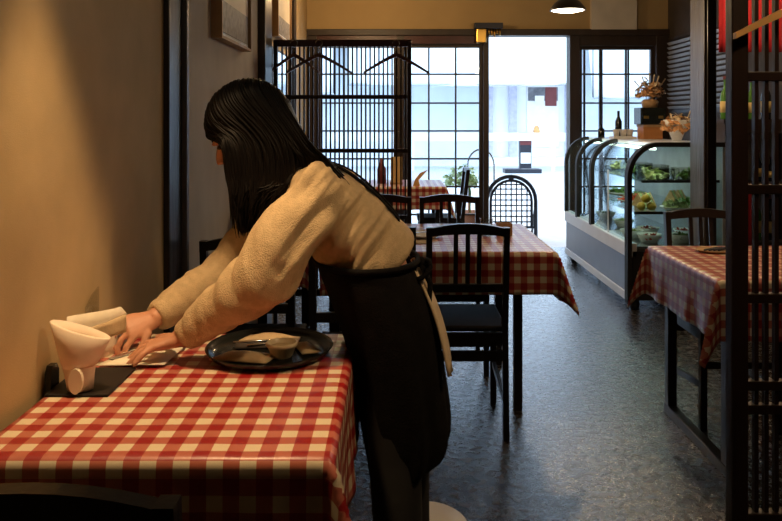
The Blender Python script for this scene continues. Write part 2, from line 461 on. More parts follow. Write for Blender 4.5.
# louvred window on the right wall
lv = struct('window_4', MB().box(XR - 0.02, XR, 5.85, 7.44, 1.36, 1.39).box(XR - 0.02, XR, 5.85, 7.44, 2.07, 2.10), 'frame', 'grey louvred shutter on the right wall')
for i in range(15):
    z = 1.41 + i * 0.045
    MB().bar((XR - 0.025, 5.86, z), (XR - 0.025, 7.43, z), 0.03, 0.006, up=(1, 0, 1.0)).build('louver_slat', 'louver', lv)

# ---------------------------------------------------------------- street outside
struct('street', MB().box(-30, 30, YB + 0.12, 40, -0.10, -0.02), 'road', 'sunlit pale street outside the door')
YO = 22.0
op = struct('wall_opposite', MB().box(-18, 18, YO, YO + 0.3, -0.02, 8.5), 'outer_wall', 'pale building across the street')
MB().box(-18, 18, YO - 0.8, YO, -0.02, 0.22).build('plinth', 'outer_wall', op)
for x in (2.8, 3.5, 5.15): MB().box(x - 0.11, x + 0.11, YO - 0.14, YO, 0.22, 3.6).build('column', mat('lilac_column', (0.50, 0.50, 0.62), 0.8), op)
sd = MB().box(3.92, 4.85, YO - 0.05, YO, 0.5, 2.3).build('shop_panel', 'white', op)
MB().box(3.95, 4.82, YO - 0.07, YO - 0.05, 1.85, 2.25).build('panel_header', mat('grey_header', (0.16, 0.16, 0.18), 0.7, var=0.4, scale=6), sd)
MB().box(4.45, 4.78, YO - 0.085, YO - 0.07, 1.7, 2.25).build('red_strip', 'burgundy', sd)
MB().box(4.15, 4.42, YO - 0.09, YO - 0.07, 1.80, 2.0).build('white_notice', 'white', sd)
MB().lathe([(0, 0), (0.09, 0.0), (0.10, 0.12), (0.05, 0.26), (0, 0.28)], 4.2, YO - 0.06, 10, 1, 0.2).build('orange_figure', 'orange_print', sd).location.z = 0.85
# white canvas awnings across the street
def canvas(x0, x1, z0, z1, label):
    rows = []
    for i in range(9):
        t = i / 8
        rows.append([(lin(x0, x1, j / 20), YO - 0.9 - 0.9 * t + 0.05 * math.sin(j * 0.9 + 2 * t), lin(z1, z0, t) - 0.05 * math.sin(PI * j / 20) * t) for j in range(21)])
    t = thing('awning', label, 'awning', ((x0 + x1) / 2, YO - 1.3, z0))
    o = Vector(t.location)
    MB().sheet([[Vector(p) - o for p in r] for r in rows], 0.03).build('canvas', 'canvas', t)
    MB().tube([Vector((x0, YO - 1.8, z0)) - o, Vector((x1, YO - 1.8, z0)) - o], 0.03).build('bottom_bar', 'steel', t)
    for x in (x0, x1):
        MB().box(x - 0.08 - o.x, x + 0.08 - o.x, -0.02, 1.3, z1 - z0 - 1.1, z1 - z0 + 0.05).build('bracket', mat('bracket_grey', (0.3, 0.31, 0.33), 0.6), t)
        MB().tube([(x - o.x, -0.45, 0), (x - o.x, -0.45, z1 - z0 - 0.8)], 0.015).build('pull_cord', 'iron', t)
    return t
canvas(-1.2, 4.95, 2.25, 4.5, 'broad white canvas awning across the street beyond the doorway')
canvas(5.4, 9.5, 1.9, 4.5, 'white canvas awning seen through the window above the display case')
canvas(-9.0, -1.6, 2.0, 4.5, 'white canvas awning seen through the slatted partition')
# street rail and crate sign
t = thing('guard_rail', 'low white guard rail on the far side of the street', 'guard rail', (1.3, 19.2, -0.02))
MB().box(-3, 3.1, -0.03, 0.03, 0.78, 0.98).build('rail', 'white', t)
for x in (-2.6, -0.8, 1.0, 2.8): MB().box(x - 0.04, x + 0.04, -0.03, 0.03, 0, 0.78).build('rail_post', 'white', t)
t = thing('sign_board', 'small dark street sign board with a white notice beside the far shop', 'sign', (3.45, 19.6, -0.02))
MB().box(-0.15, 0.15, -0.1, 0.1, 0, 0.98).build('board', 'iron', t)
MB().box(-0.13, 0.13, -0.115, -0.1, 0.18, 0.46).build('notice', 'white', t)
MB().box(-0.15, 0.15, -0.115, -0.1, 0.66, 0.76).build('red_band', 'burgundy', t)
MB().box(-0.15, 0.15, -0.115, -0.1, 0.84, 0.90).build('red_band', 'burgundy', t)
tag(MB().box(-0.45, 0.45, -0.2, 0.2, 0, 0.10).build('kerb_ramp', 'iron'), 'dark kerb ramp on the far side of the street', 'ramp').location = (3.2, 18.6, -0.02)
# eave added out of view to keep the sun out of the room
struct('roof_eave', MB().box(-3, 5, YB + 0.12, YB + 1.5, 2.42, 2.50), 'frame', 'unseen eave added above the shop front to block the sun')

# arched lattice stand outside the door
t = thing('arched_lattice_stand', 'blue-black arched iron lattice stand outside the doorway', 'stand', (1.30, 8.25, -0.02))
def arch(w, z0, zs_, n=14):
    pts = [(-w, 0, z0), (-w, 0, zs_)] + [(-w * math.cos(PI * i / n), 0, zs_ + w * 1.0 * math.sin(PI * i / n)) for i in range(1, n)] + [(w, 0, zs_), (w, 0, z0)]
    return pts
MB().tube(arch(0.27, 0.0, 0.42), 0.022, 8).build('outer_arch', 'iron', t)
MB().tube(arch(0.225, 0.13, 0.42), 0.015, 8).build('inner_arch', 'iron', t)
MB().tube([(-0.27, 0, 0.13), (0.27, 0, 0.13)], 0.014).build('bottom_rail', 'iron', t)
MB().ball((0, 0, 0.665), 0.03, 0.02, 0.025).build('rosette', 'iron', t)
for i in range(-3, 4):
    x = i * 0.058; zt = 0.42 + math.sqrt(max(0, 0.225 ** 2 - x * x))
    MB().tube([(x, 0, 0.13), (x, 0, zt)], 0.008, 6).build('upright_rod', 'iron', t)
for z in (0.19, 0.25, 0.31, 0.37, 0.43, 0.49, 0.55, 0.60):
    w = 0.225 if z < 0.42 else math.sqrt(max(0, 0.225 ** 2 - (z - 0.42) ** 2))
    MB().tube([(-w, 0, z), (w, 0, z)], 0.008, 6).build('cross_rod', 'iron', t)
for sx in (-1, 1): MB().tube([(sx * 0.27, 0, 0.42), (sx * 0.27, 0.25, 0.0)], 0.012).build('back_leg', 'iron', t)

def leaf_clump(n, rad, size, seed, squash=1.0, base=0.0):
    rnd = random.Random(seed); mb = MB()
    for k in range(n):
        d = Vector((rnd.gauss(0, 1), rnd.gauss(0, 1), abs(rnd.gauss(0, 1)) * squash)).normalized()
        p = d * rad * rnd.uniform(0.35, 1.0); p.z = p.z * squash + base
        a = Vector((rnd.gauss(0, 1), rnd.gauss(0, 1), rnd.gauss(0, 0.7))).normalized()
        b = a.cross(d + Vector((0.01, 0.02, 0.3))).normalized()
        s_ = size * rnd.uniform(0.6, 1.3); c = d * s_ * 0.25
        vs = [p - a * s_, p - a * s_ * 0.2 + b * s_ * 0.45 + c, p + a * s_, p - a * s_ * 0.2 - b * s_ * 0.45 + c, p + c * 0.4]
        mb._add(vs, [(0, 4, 1), (1, 4, 2), (2, 4, 3), (3, 4, 0)], True)
    return mb

t = thing('potted_plant', 'bright green potted plant with a hoop trellis outside the gridded glass', 'plant', (0.86, 8.45, -0.02))
MB().lathe([(0, 0), (0.12, 0), (0.16, 0.28), (0.15, 0.28), (0.13, 0.24), (0, 0.24)], n=18).build('pot', 'terracotta', t)
MB().tube([(0, 0, 0.22), (0.01, 0, 0.5), (-0.05, 0, 0.8)], 0.012).build('stem', 'leaf', t)
tag(leaf_clump(160, 0.24, 0.05, 3, 1.0).build('leaves', 'pale_leaf', t), kind='stuff').location = (-0.07, 0, 0.58)
MB().tube([(0.0, 0, 0.25), (-0.02, 0, 0.7)] + [(0.13 - 0.15 * math.cos(PI * i / 12), 0, 0.80 + 0.18 * math.sin(PI * i / 12)) for i in range(13)] + [(0.28, 0, 0.6), (0.14, 0, 0.25)], 0.012).build('hoop', 'steel', t)

# ---------------------------------------------------------------- tables and cloths
def cloth(label, cx, cy, hx, hy, drops, top, name='tablecloth', seed=1, fin=0.42, findir=(0.75, 0.66), uv0=(0, 0), step=0.0125, wave=0.010):
    """drops: left, right, front, back"""
    dl, dr, df, db = drops
    nu = int((2 * hx + dl + dr) / step); nv = int((2 * hy + df + db) / step)
    us = [-hx - dl + (2 * hx + dl + dr) * i / nu for i in range(nu + 1)]
    vs_ = [-hy - df + (2 * hy + df + db) * i / nv for i in range(nv + 1)]
    r = 0.012; verts = []; uvs = []
    for v in vs_:
        for u in us:
            cu = max(-hx, min(hx, u)); cv = max(-hy, min(hy, v))
            du, dv = u - cu, v - cv; L = math.hypot(du, dv)
            if L < 1e-6:
                z = 0.0012 * noise.noise((u * 9 + seed, v * 9, 0)); x, y = cu, cv
            else:
                dx, dy = du / L, dv / L
                arc = r * PI / 2; ad, bd = sorted((abs(du), abs(dv)))
                ang = math.atan2(ad, bd) * fin                      # 0 on the straight sides, largest on the corner fold
                if L < arc:
                    q = L / r; out, z = r * math.sin(q), -r * (1 - math.cos(q))
                    x, y = cu + dx * out, cv + dy * out
                else:
                    h = L - arc; s_ = (cu * dy - cv * dx); straight = 1 - min(1, 2 * abs(dx * dy) * 3)
                    wv = wave * min(1, h / 0.25) ** 1.5 * (math.sin(s_ * 24 + seed) + 0.6 * math.sin(s_ * 41 + 2 * seed)) * straight
                    out = r + 0.025 * h + wv
                    if ad < 1e-9:
                        x, y, z = cu + dx * out, cv + dy * out, -r - h
                    else:
                        sx, sy = math.copysign(1, du), math.copysign(1, dv)
                        fx, fy = sx * findir[0], sy * findir[1]
                        gap = 0.010 + 0.02 * h
                        px_, py_ = (sx * gap, 0) if abs(du) > abs(dv) else (0, sy * gap)   # the two layers of the fold
                        e = min(1, ang / 0.25)
                        x = cu + lin((sx if abs(du) > abs(dv) else 0) * out, px_ + sx * r * 0.7, e) + fx * h * math.sin(ang)
                        y = cv + lin((sy if abs(dv) >= abs(du) else 0) * out, py_ + sy * r * 0.7, e) + fy * h * math.sin(ang)
                        z = -r - h * math.cos(ang)
            verts.append((x, y, z + 0.004)); uvs.append((u + uv0[0], v + uv0[1]))
    W = nu + 1
    faces = [(j * W + i, j * W + i + 1, (j + 1) * W + i + 1, (j + 1) * W + i) for j in range(nv) for i in range(nu)]
    me = bpy.data.meshes.new(name); me.from_pydata(verts, [], faces)
    lay = me.uv_layers.new(name='UVMap')
    for lp in me.loops: lay.data[lp.index].uv = uvs[lp.vertex_index]
    me.polygons.foreach_set('use_smooth', [True] * len(me.polygons))
    me.update()
    o = link(name, me, 'gingham'); o.location = (cx, cy, top)
    so = o.modifiers.new('thickness', 'SOLIDIFY'); so.thickness = 0.0018; so.offset = 1
    return tag(o, label, 'tablecloth', 'red gingham tablecloths')

def table(label, cx, cy, hx, hy, top, kind='legs', inset=0.06, legx=None):
    t = thing('dining_table', label, 'table', (cx, cy, 0), 0, 'dark wooden dining tables')
    MB().box(-hx, hx, -hy, hy, top - 0.03, top, 0.006).build('tabletop', 'black_wood', t)
    ap = MB(); a, b = hx - inset, hy - inset
    LX = legx or (-a, a)
    if kind == 'legs':
        for x in LX: ap.box(x - 0.01, x + 0.01, -b, b, top - 0.09, top - 0.03)
        for y in (-b, b): ap.box(LX[0], LX[1], y - 0.01, y + 0.01, top - 0.09, top - 0.03)
        ap.build('apron_rail', 'black_wood', t)
        for lx in LX:
            for sy in (-1, 1):
                MB().box(lx - 0.019, lx + 0.019, sy * b - 0.019, sy * b + 0.019, 0, top - 0.03, 0.003).build('leg', 'black_wood', t)
    else:
        for sx in (-1, 1):
            for sy in (-1, 1): MB().box(sx * a - 0.02, sx * a + 0.02, sy * b - 0.022, sy * b + 0.022, 0.04, top - 0.03, 0.003).build('leg', 'black_wood', t)
            MB().box(sx * a - 0.022, sx * a + 0.022, -b - 0.03, b + 0.03, 0, 0.04, 0.004).build('foot_runner', 'black_wood', t)
            MB().box(sx * a - 0.018, sx * a + 0.018, -b, b, top - 0.09, top - 0.03, 0.003).build('side_rail', 'black_wood', t)
    return t
TZ = 0.72
table('dark table under gingham beside the lit wall, nearest the camera', -0.41, 1.62, 0.295, 0.355, TZ)
cloth('red gingham cloth on the front table where the woman works', -0.41, 1.62, 0.30, 0.36, (0.0, 0.24, 0.26, 0.16), TZ, seed=1, uv0=(0.012, 0.008))
table('dark table in the middle of the room with four black chairs', 0.2025, 3.65, 0.4875, 0.435, TZ, inset=0.125, legx=(-0.4675, 0.3525))
cloth('red gingham cloth on the middle table with a pointed corner hanging right', 0.2025, 3.65, 0.4925, 0.44, (0.05, 0.215, 0.185, 0.16), TZ, seed=2, fin=0.40, findir=(0.92, 0.4), uv0=(0.02, 0.02), wave=0.005)
table('dark sled-legged table on the right behind the tall slatted screen', 1.535, 3.01, 0.375, 0.345, TZ, kind='sled', inset=0.06)
cloth('red gingham cloth on the right table beside the display case', 1.535, 3.01, 0.38, 0.355, (0.22, 0.22, 0.22, 0.22), TZ, seed=3, fin=0.36, findir=(0.85, 0.5), wave=0.007)
table('dark table against the left wall behind the woman', -0.545, 3.50, 0.165, 0.34, TZ)
cloth('red gingham cloth on the wall table glimpsed behind the arm of the woman', -0.545, 3.50, 0.17, 0.345, (0.0, 0.06, 0.14, 0.14), TZ, seed=4)
table('dark table at the back beside the gridded glass', -0.06, 6.72, 0.50, 0.36, TZ)
cloth('red gingham cloth on the far table by the gridded glass', -0.06, 6.72, 0.505, 0.365, (0.2, 0.2, 0.2, 0.2), TZ, seed=5)

# ---------------------------------------------------------------- chairs
def make_chair():
    t = thing('dining_chair', '', 'chair', (0, 0, 0), 0, 'black wooden dining chairs')
    w = 0.155
    def back_y(z): return -0.0 - 0.05 * max(0, (z - 0.44) / 0.44) - 0.03 * max(0, (0.44 - z) / 0.44)
    for s in (-1, 1):
        mb = MB(); zz = [0, 0.22, 0.44, 0.66, 0.86]
        rows = []
        vs = []
        for z in zz:
            y = back_y(z)
            for dx, dy in ((-0.012, -0.016), (0.012, -0.016), (0.012, 0.016), (-0.012, 0.016)): vs.append((s * w + dx, y + dy, z))
        fs = [(0, 1, 2, 3), (16, 17, 18, 19)] + [(4 * i + j, 4 * i + (j + 1) % 4, 4 * i + 4 + (j + 1) % 4, 4 * i + 4 + j) for i in range(4) for j in range(4)]
        mb._add(vs, fs).build('back_leg', 'black_wood', t)
        MB().box(s * w - 0.014, s * w + 0.014, 0.345, 0.375, 0, 0.42, 0.003).build('front_leg', 'black_wood', t)
        MB().box(s * w - 0.009, s * w + 0.009, 0.0, 0.35, 0.375, 0.425).build('seat_rail', 'black_wood', t)
        MB().bar((s * w, -0.01, 0.15), (s * w, 0.36, 0.19), 0.016, 0.026).build('stretcher', 'black_wood', t)
    # arched top rail
    n = 10; poly_t = []; poly_b = []
    for i in range(n + 1):
        x = -w - 0.012 + (2 * w + 0.024) * i / n
        k = 1 - (2 * i / n - 1) ** 2
        poly_t.append((x, 0.852 + 0.024 * k)); poly_b.append((x, 0.822 + 0.012 * k))
    MB().prism(poly_t + poly_b[::-1], 'y', -0.062, -0.036).build('top_rail', 'black_wood', t)
    MB().box(-w, w, -0.033, -0.012, 0.595, 0.63, 0.003).build('lower_back_rail', 'black_wood', t)
    for x in (-0.048, 0.0, 0.046):
        MB().bar((x, -0.022, 0.61), (x, -0.048, 0.835), 0.018, 0.010, up=(0, 1, 0)).build('back_slat', 'black_wood', t)
    MB().box(-w - 0.012, w + 0.012, 0.012, 0.39, 0.424, 0.448, 0.008).build('seat', 'seat_wood', t)
    MB().box(-w, w, -0.008, 0.010, 0.375, 0.425).build('seat_rail', 'black_wood', t)
    MB().box(-w, w, 0.352, 0.368, 0.375, 0.42).build('seat_rail', 'black_wood', t)
    MB().box(-w, w, -0.022, -0.004, 0.315, 0.355).build('stretcher', 'black_wood', t)
    MB().box(-w, w, 0.352, 0.368, 0.26, 0.285).build('stretcher', 'black_wood', t)
    return t
chair0 = make_chair()
chairs = [
    (0.300, 3.05, 0, 'black slat-back chair in front of the middle table, nearest its right corner'),
    (-0.075, 3.06, 0, 'black slat-back chair in front of the middle table, half hidden by the woman'),
    (0.315, 4.14, 180, 'black slat-back chair on the far side of the middle table, the right one'),
    (-0.065, 4.14, 180, 'black slat-back chair on the far side of the middle table, the left one'),
    (1.44, 3.47, 180, 'black slat-back chair tucked under the right table from behind'),
    (-0.41, 0.893, 0, 'black chair back in the bottom left corner before the front table'),
    (-0.52, 2.72, 0, 'black slat-back chair by the left wall, behind the arms of the woman'),
    (-0.12, 2.60, 0, 'black slat-back chair in shadow behind the apron of the woman'),
    (0.60, 6.62, 90, 'black slat-back chair at the right end of the far table'),
]
for i, (x, y, a, lab) in enumerate(chairs):
    o = chair0 if i == 0 else copy_tree(chair0)
    o.location = (x, y, 0); o.rotation_euler = (0, 0, R(a)); o['label'] = lab

# ---------------------------------------------------------------- slatted screens
def screen(name, label, x0, x1, y, zrails, top, pitch, sw, sd, mslat, mrail, postw, bottom, posts=(True, True)):
    t = thing(name, label, 'screen', (x0, y, 0))
    W = x1 - x0
    for k, px in enumerate((0, W - postw)):
        if posts[k]: MB().box(px, px + postw, -0.02, 0.02, 0, top + 0.0, 0.003).build('post', mslat, t)
    for z in zrails:
        MB().box(postw, W - postw, -0.013, 0.013, z - 0.012, z + 0.012, 0.002).build('cross_rail', mslat, t)
    MB().box(0 if posts[0] else -0.02, W, -0.016, 0.016, top - 0.03, top + 0.01, 0.003).build('top_rail', mrail, t)
    MB().box(postw, W - postw, -0.016, 0.016, bottom - 0.04, bottom, 0.003).build('bottom_rail', mslat, t)
    x = postw + pitch; me = MB().box(-sw / 2, sw / 2, -sd / 2, sd / 2, bottom, top - 0.03).mesh('slat')
    while x < W - postw - pitch * 0.4:
        o = link('slat', me, mslat, t); o.location = (x, 0, 0); x += pitch
    for sx in (0.03, W - 0.05):
        MB().box(sx - 0.03, sx + 0.05, -0.10, 0.10, 0, 0.03, 0.004).build('foot', mslat, t)
    return t
screen('slatted_partition', 'fine dark slatted partition hung with wooden hangers in the middle distance', -0.70, 0.108, 4.40, (1.425, 1.11, 0.72), 1.75, 0.0258, 0.0095, 0.014, 'screen_wood', 'redrail', 0.024, 0.30)
screen('slatted_screen', 'tall dark slatted screen at the right edge, nearest the camera', 0.85, 1.42, 1.90, (1.40, 1.115, 0.84, 0.62, 0.56), 1.75, 0.0255, 0.0100, 0.016, 'screen_wood', 'screen_wood', 0.042, 0.30)

def hanger(label, x, y, ztop, m, w=0.21, rz=0, drop=0.11, neck=0.055):
    t = thing('coat_hanger', label, 'hanger', (x, y, ztop), rz, 'wooden coat hangers')
    for s in (-1, 1):
        pts = []; n = 8; top = []; bot = []
        for i in range(n + 1):
            k = i / n; xx = s * w * k
            z = -neck - drop * (k ** 1.15); th = lin(0.024, 0.014, k)
            top.append((xx, z)); bot.append((xx, z - th))
        MB().prism(top + bot[::-1], 'y', -0.009, 0.009).build('arm', m, t)
    pts = [(0, 0, -neck - 0.005), (0, 0, -0.03)] + [(0.02 * math.cos(a) , 0.0, 0.0 + 0.02 * math.sin(a)) for a in [R(-60 + 22 * i) for i in range(12)]]
    MB().tube(pts, 0.0022, 6).build('hook', 'steel', t)
    return t
hanger('dark wooden coat hanger at the left end of the partition rail', -0.575, 4.36, 1.735, 'hanger', 0.15)
hanger('brown wooden coat hanger second from the left on the partition rail', -0.43, 4.355, 1.735, 'hanger', 0.19)
hanger('dark wooden coat hanger at the right end of the partition rail', 0.018, 4.355, 1.735, 'hanger', 0.19)
hanger('pale beech coat hanger at the top of the near slatted screen', 1.06, 1.855, 1.725, 'hanger_light', 0.215, 0, 0.10, 0.12)

# ---------------------------------------------------------------- pictures and mirror on the left wall
def picture(label, y0, y1, z0, z1, x, band=0.12, tilt=0.045):
    t = thing('framed_picture', label, 'picture', (x, (y0 + y1) / 2, z0), 0, 'framed pictures on the left wall')
    h = (y1 - y0) / 2; H = z1 - z0
    MB().box(0.012, 0.03, -h, h, 0, H, 0.003).build('board', 'white', t)
    MB().box(0.03, 0.033, -h + 0.02, h - 0.02, 0.15, H - 0.02).build('print', 'art', t)
    MB().box(0.03, 0.0335, -h + 0.02, h - 0.02, 0.02, 0.15).build('dark_band', 'art_dark', t)
    fr = MB()
    fr.box(0.0, 0.045, -h - 0.012, -h, -0.012, H + 0.012).box(0.0, 0.045, h, h + 0.012, -0.012, H + 0.012)
    fr.box(0.0, 0.045, -h, h, -0.012, 0).box(0.0, 0.045, -h, h, H, H + 0.012)
    fr.build('frame', 'tan_wood', t)
    return t
picture('framed picture in a thin pale frame above the woman', 3.02, 3.62, 1.632, 2.20, XL)
picture('small framed picture high on the yellow wall behind the partition', 5.35, 6.02, 1.90, 2.45, XLB)
t = thing('wall_mirror', 'tall pale mirror on the left wall behind the slatted partition', 'mirror', (XLB, 5.62, 0.95))
MB().box(0.0, 0.012, -0.36, 0.36, 0, 0.86).build('frame', 'frame', t)
MB().box(0.012, 0.016, -0.34, 0.34, 0.02, 0.84).build('mirror_glass', 'mirror', t)

# ---------------------------------------------------------------- lamps
def pendant(label, x, y, zr, rr, power, col, spot=None, blend=0.5, target=None):
    t = thing('pendant_lamp', label, 'lamp', (x, y, zr), 0, 'pendant lamps')
    MB().lathe([(rr, 0), (rr * 0.98, 0.012), (rr * 0.75, 0.05), (rr * 0.32, 0.085), (0.03, 0.10), (0.028, 0.13), (0.012, 0.14), (0.010, 0.138), (0.02, 0.092), (rr * 0.30, 0.078), (rr * 0.72, 0.045), (rr * 0.95, 0.0)], n=28).build('shade', 'lampshade', t); shade = t.children[0]
    MB().lathe([(0, -0.012), (rr * 0.5, -0.010), (rr * 0.9, 0.0), (rr * 0.9, 0.004), (0, 0.006)], n=28).build('diffuser', 'lampwhite', shade)
    MB().tube([(0, 0, 0.13), (0, 0, ZC - zr)], 0.004, 6).build('cord', 'iron', t)
    if spot:
        d = bpy.data.lights.new('lamp_light', 'SPOT'); d.spot_size = R(spot); d.spot_blend = blend; d.shadow_soft_size = rr * 0.5
    else:
        d = bpy.data.lights.new('lamp_light', 'POINT'); d.shadow_soft_size = rr * 0.6
    d.energy = power; d.color = col
    lo = bpy.data.objects.new('lamp_light', d); C.objects.link(lo); lo.parent = t; lo.location = (0, 0, -0.06)
    if target: lo.rotation_euler = (Vector(target) - Vector((x, y, zr))).to_track_quat('-Z', 'Y').to_euler()
    return t
WARM = (1.0, 0.64, 0.31)
pendant('dark shaded pendant lamp with a glowing white disc before the doorway', 1.165, 5.0, 2.02, 0.118, 26, (1.0, 0.72, 0.42))
pendant('pendant lamp over the front table, above the frame', -0.48, 1.46, 2.20, 0.10, 72, WARM, 48, 0.5, (-0.46, 1.56, 0.7))
pendant('pendant lamp over the right table, above the frame', 1.5, 2.95, 2.15, 0.10, 30, WARM, 110, 0.7)
pendant('added lamp lighting the tall slatted screen, above the frame', 1.22, 1.25, 2.35, 0.10, 16, WARM, 70, 0.6, (1.25, 2.45, 0.6))  # added to light the beech hanger, the screen and the right table
pendant('pendant lamp over the far table, above the frame', -0.25, 6.2, 2.45, 0.10, 32, (1.0, 0.66, 0.32))
pendant('added lamp brightening the bottle shelf, above the frame', 2.38, 4.75, 2.30, 0.10, 9, WARM)  # unseen lamp put in to brighten the dim shelf corner
pendant('added fill lamp aimed from the aisle at the front table, above the frame', 0.85, 1.30, 2.30, 0.10, 34, WARM, 44, 0.6, (-0.12, 1.74, 0.80))  # narrow fill spot, added to light the tray and sweater

# wind chime on the lintel
t = thing('wind_chime', 'small wind chime of brass tubes on the lintel above the doorway', 'chime', (0.94, YB - 0.10, 2.17))
MB().box(-0.14, 0.14, -0.05, 0.05, 0.02, 0.075, 0.004).build('rail', 'iron', t)
MB().box(-0.12, -0.02, -0.03, 0.03, -0.12, 0.02, 0.01).build('bell_block', 'brass', t)
for i in range(5):
    MB().tube([(0.01 + i * 0.026, 0, 0.02), (0.01 + i * 0.026, 0, -0.03 - 0.016 * (i % 3))], 0.009, 8).build('chime_tube', 'brass', t)

# ---------------------------------------------------------------- refrigerated display case
t = case = thing('display_case', 'long glass-fronted food display case with a curved top by the doorway', 'display case', (1.60, 5.07, 0))
CL, CW, CT = 1.86, 0.66, 1.12
base = MB().box(0.02, CW, 0.02, CL, 0.07, 0.36).build('base_body', 'case_panel', t)
MB().box(0.0, 0.02, 0.02, CL, 0.11, 0.36).build('front_panel', 'case_panel', t)
MB().box(-0.012, 0.03, 0.0, CL, 0.06, 0.115, 0.004).build('bottom_trim', 'case_trim', t)
MB().box(-0.016, 0.05, 0.0, CL, 0.36, 0.455, 0.006).build('middle_trim', 'case_trim', t)
MB().box(0.02, CW, 0.0, 0.025, 0.07, 0.40).build('end_panel', 'case_dark', t)
MB().box(CW - 0.03, CW, 0.0, CL, 0.36, CT).build('back_panel', mat('case_back', (0.30, 0.31, 0.30), 0.5), t)
MB().box(0.05, CW - 0.03, 0.03, CL - 0.02, 0.40, 0.43).build('deck', 'steel', t)
MB().box(0.20, CW, 0.0, CL, CT - 0.012, CT + 0.012, 0.004).build('top_board', 'case_trim', t)
def profile(off=0.0, n=10):
    pts = [(0.0 + off, 0.45)]
    for i in range(n + 1):
        a = PI / 2 * i / n
        pts.append((0.20 - (0.20 - off) * math.cos(a), 0.90 + (CT - 0.90 - off) * math.sin(a)))
    pts.append((CW - 0.02, CT - off))
    return pts
pr = profile()
prg = profile(0.006)[:12]
MB().sheet([[(x, y, z) for x, z in prg] for y in (0.01, CL - 0.01)], 0.004).build('curved_glass', 'case_glass', t)
for y, w in ((0.02, 0.034), (0.96, 0.03), (1.42, 0.028), (CL - 0.02, 0.022)):
    mb = MB(); pp = [(0.0, 0.05)] + pr if y < 0.1 else pr[:12]
    vs = []
    for i, (x, z) in enumerate(pp):
        q = pp[min(i + 1, len(pp) - 1)]; p = pp[max(i - 1, 0)]
        tx, tz = q[0] - p[0], q[1] - p[1]; l = math.hypot(tx, tz); nx, nz = -tz / l, tx / l
        for a, b in ((-0.016, -w), (0.014, -w), (0.014, w), (-0.016, w)):
            vs.append((x + nx * (a + 0.004), y + b, z + nz * (a + 0.004)))
    k = len(pp)
    fs = [(0, 1, 2, 3), tuple(4 * k - 4 + j for j in range(4))] + [(4 * i + j, 4 * i + (j + 1) % 4, 4 * i + 4 + (j + 1) % 4, 4 * i + 4 + j) for i in range(k - 1) for j in range(4)]
    mb._add(vs, fs).build('rib', 'case_dark', t)
MB().box(-0.004, 0.004, 0.505, 0.513, 0.455, 0.92).build('glass_seam', 'case_trim', t)
# end glass
poly = [(x, z) for x, z in profile(0.01)] + [(CW - 0.02, 0.42), (0.01, 0.42)]
MB().prism(poly, 'y', 0.010, 0.014).build('end_glass', 'case_glass', t)
for z in (0.66, 0.875):
    sf = MB().box(0.10 if z > 0.8 else 0.05, CW - 0.03, 0.05, CL - 0.04, z - 0.008, z).build('shelf', 'case_glass', t)
    MB().box(0.05 if z < 0.8 else 0.10, CW - 0.03, 0.05, 0.065, z - 0.014, z + 0.004).build('shelf_edge', 'case_dark', sf)
for x in (0.06, CW - 0.06):
    for y in (0.08, CL - 0.08):
        MB().lathe([(0.0, 0), (0.03, 0), (0.034, 0.02), (0.03, 0.055), (0.012, 0.06), (0.012, 0.075)], x, y, 12).build('caster', 'iron', base)
MB().box(0.16, 0.20, 0.06, CL - 0.06, 1.085, 1.10).build('light_tube', mat('case_tube', (0.9, 0.9, 0.9), emit=((0.9, 1.0, 0.85), 5.0)), t)
dl = bpy.data.lights.new('case_light', 'AREA'); dl.shape = 'RECTANGLE'; dl.size = 0.08; dl.size_y = 1.6; dl.energy = 4.0; dl.color = (0.95, 1.0, 0.85)
lo = bpy.data.objects.new('case_light', dl); C.objects.link(lo); lo.parent = t; lo.location = (0.22, CL / 2, 1.08)

def dish(label, cat, x, y, z, build):
    t = thing(cat.replace(' ', '_'), label, cat, (x, y, z), random.uniform(0, 6), 'food in the display case')
    build(t); return t
def plate_geo(t, r=0.10, m='white', h=0.022):
    MB().lathe([(0, 0), (r * 0.6, 0), (r, h), (r * 0.98, h + 0.003), (r * 0.58, 0.006), (0, 0.006)], n=20).build('plate', m, t)
def salad(sd, m='leaf', r=0.095, n=90):
    def f(t):
        plate_geo(t, 0.11)
        tag(leaf_clump(n, r, 0.028, sd, 0.7, 0.01).build('leaves', m, t), kind='stuff')
    return f
def bowl(sd, m):
    def f(t):
        MB().lathe([(0, 0), (0.05, 0), (0.085, 0.06), (0.082, 0.06), (0.048, 0.006), (0, 0.006)], n=20).build('bowl', 'white', t)
        tag(leaf_clump(60, 0.07, 0.022, sd, 0.5, 0.035).build('filling', m, t), kind='stuff')
    return f
def box_of(sd, m):
    def f(t):
        t.rotation_euler.z = 0
        bx = MB(); bx.box(-0.10, 0.10, -0.08, 0.08, 0, 0.004)
        for a in (-1, 1): bx.box(a * 0.10 - 0.002, a * 0.10 + 0.002, -0.08, 0.08, 0, 0.08).box(-0.10, 0.10, a * 0.08 - 0.002, a * 0.08 + 0.002, 0, 0.08)
        bx.build('clear_box', 'clear', t)
        tag(leaf_clump(70, 0.085, 0.03, sd, 0.6, 0.015).build('leaves', m, t), kind='stuff')
    return f
def sandwich(t):
    t.rotation_euler.z = 0.4
    for k in (-1, 1):
        MB().prism([(-0.07, 0.0), (0.07, 0.0), (0.0, 0.10)], 'x', k * 0.035 - 0.028, k * 0.035 - 0.016).build('bread_slice', 'bread', t)
        MB().prism([(-0.065, 0.0), (0.065, 0.0), (0.0, 0.095)], 'x', k * 0.035 - 0.016, k * 0.035 + 0.008).build('filling', 'pale_leaf', t)
        MB().prism([(-0.07, 0.0), (0.07, 0.0), (0.0, 0.10)], 'x', k * 0.035 + 0.008, k * 0.035 + 0.020).build('bread_slice', 'bread', t)
x0, y0 = 1.60, 5.07
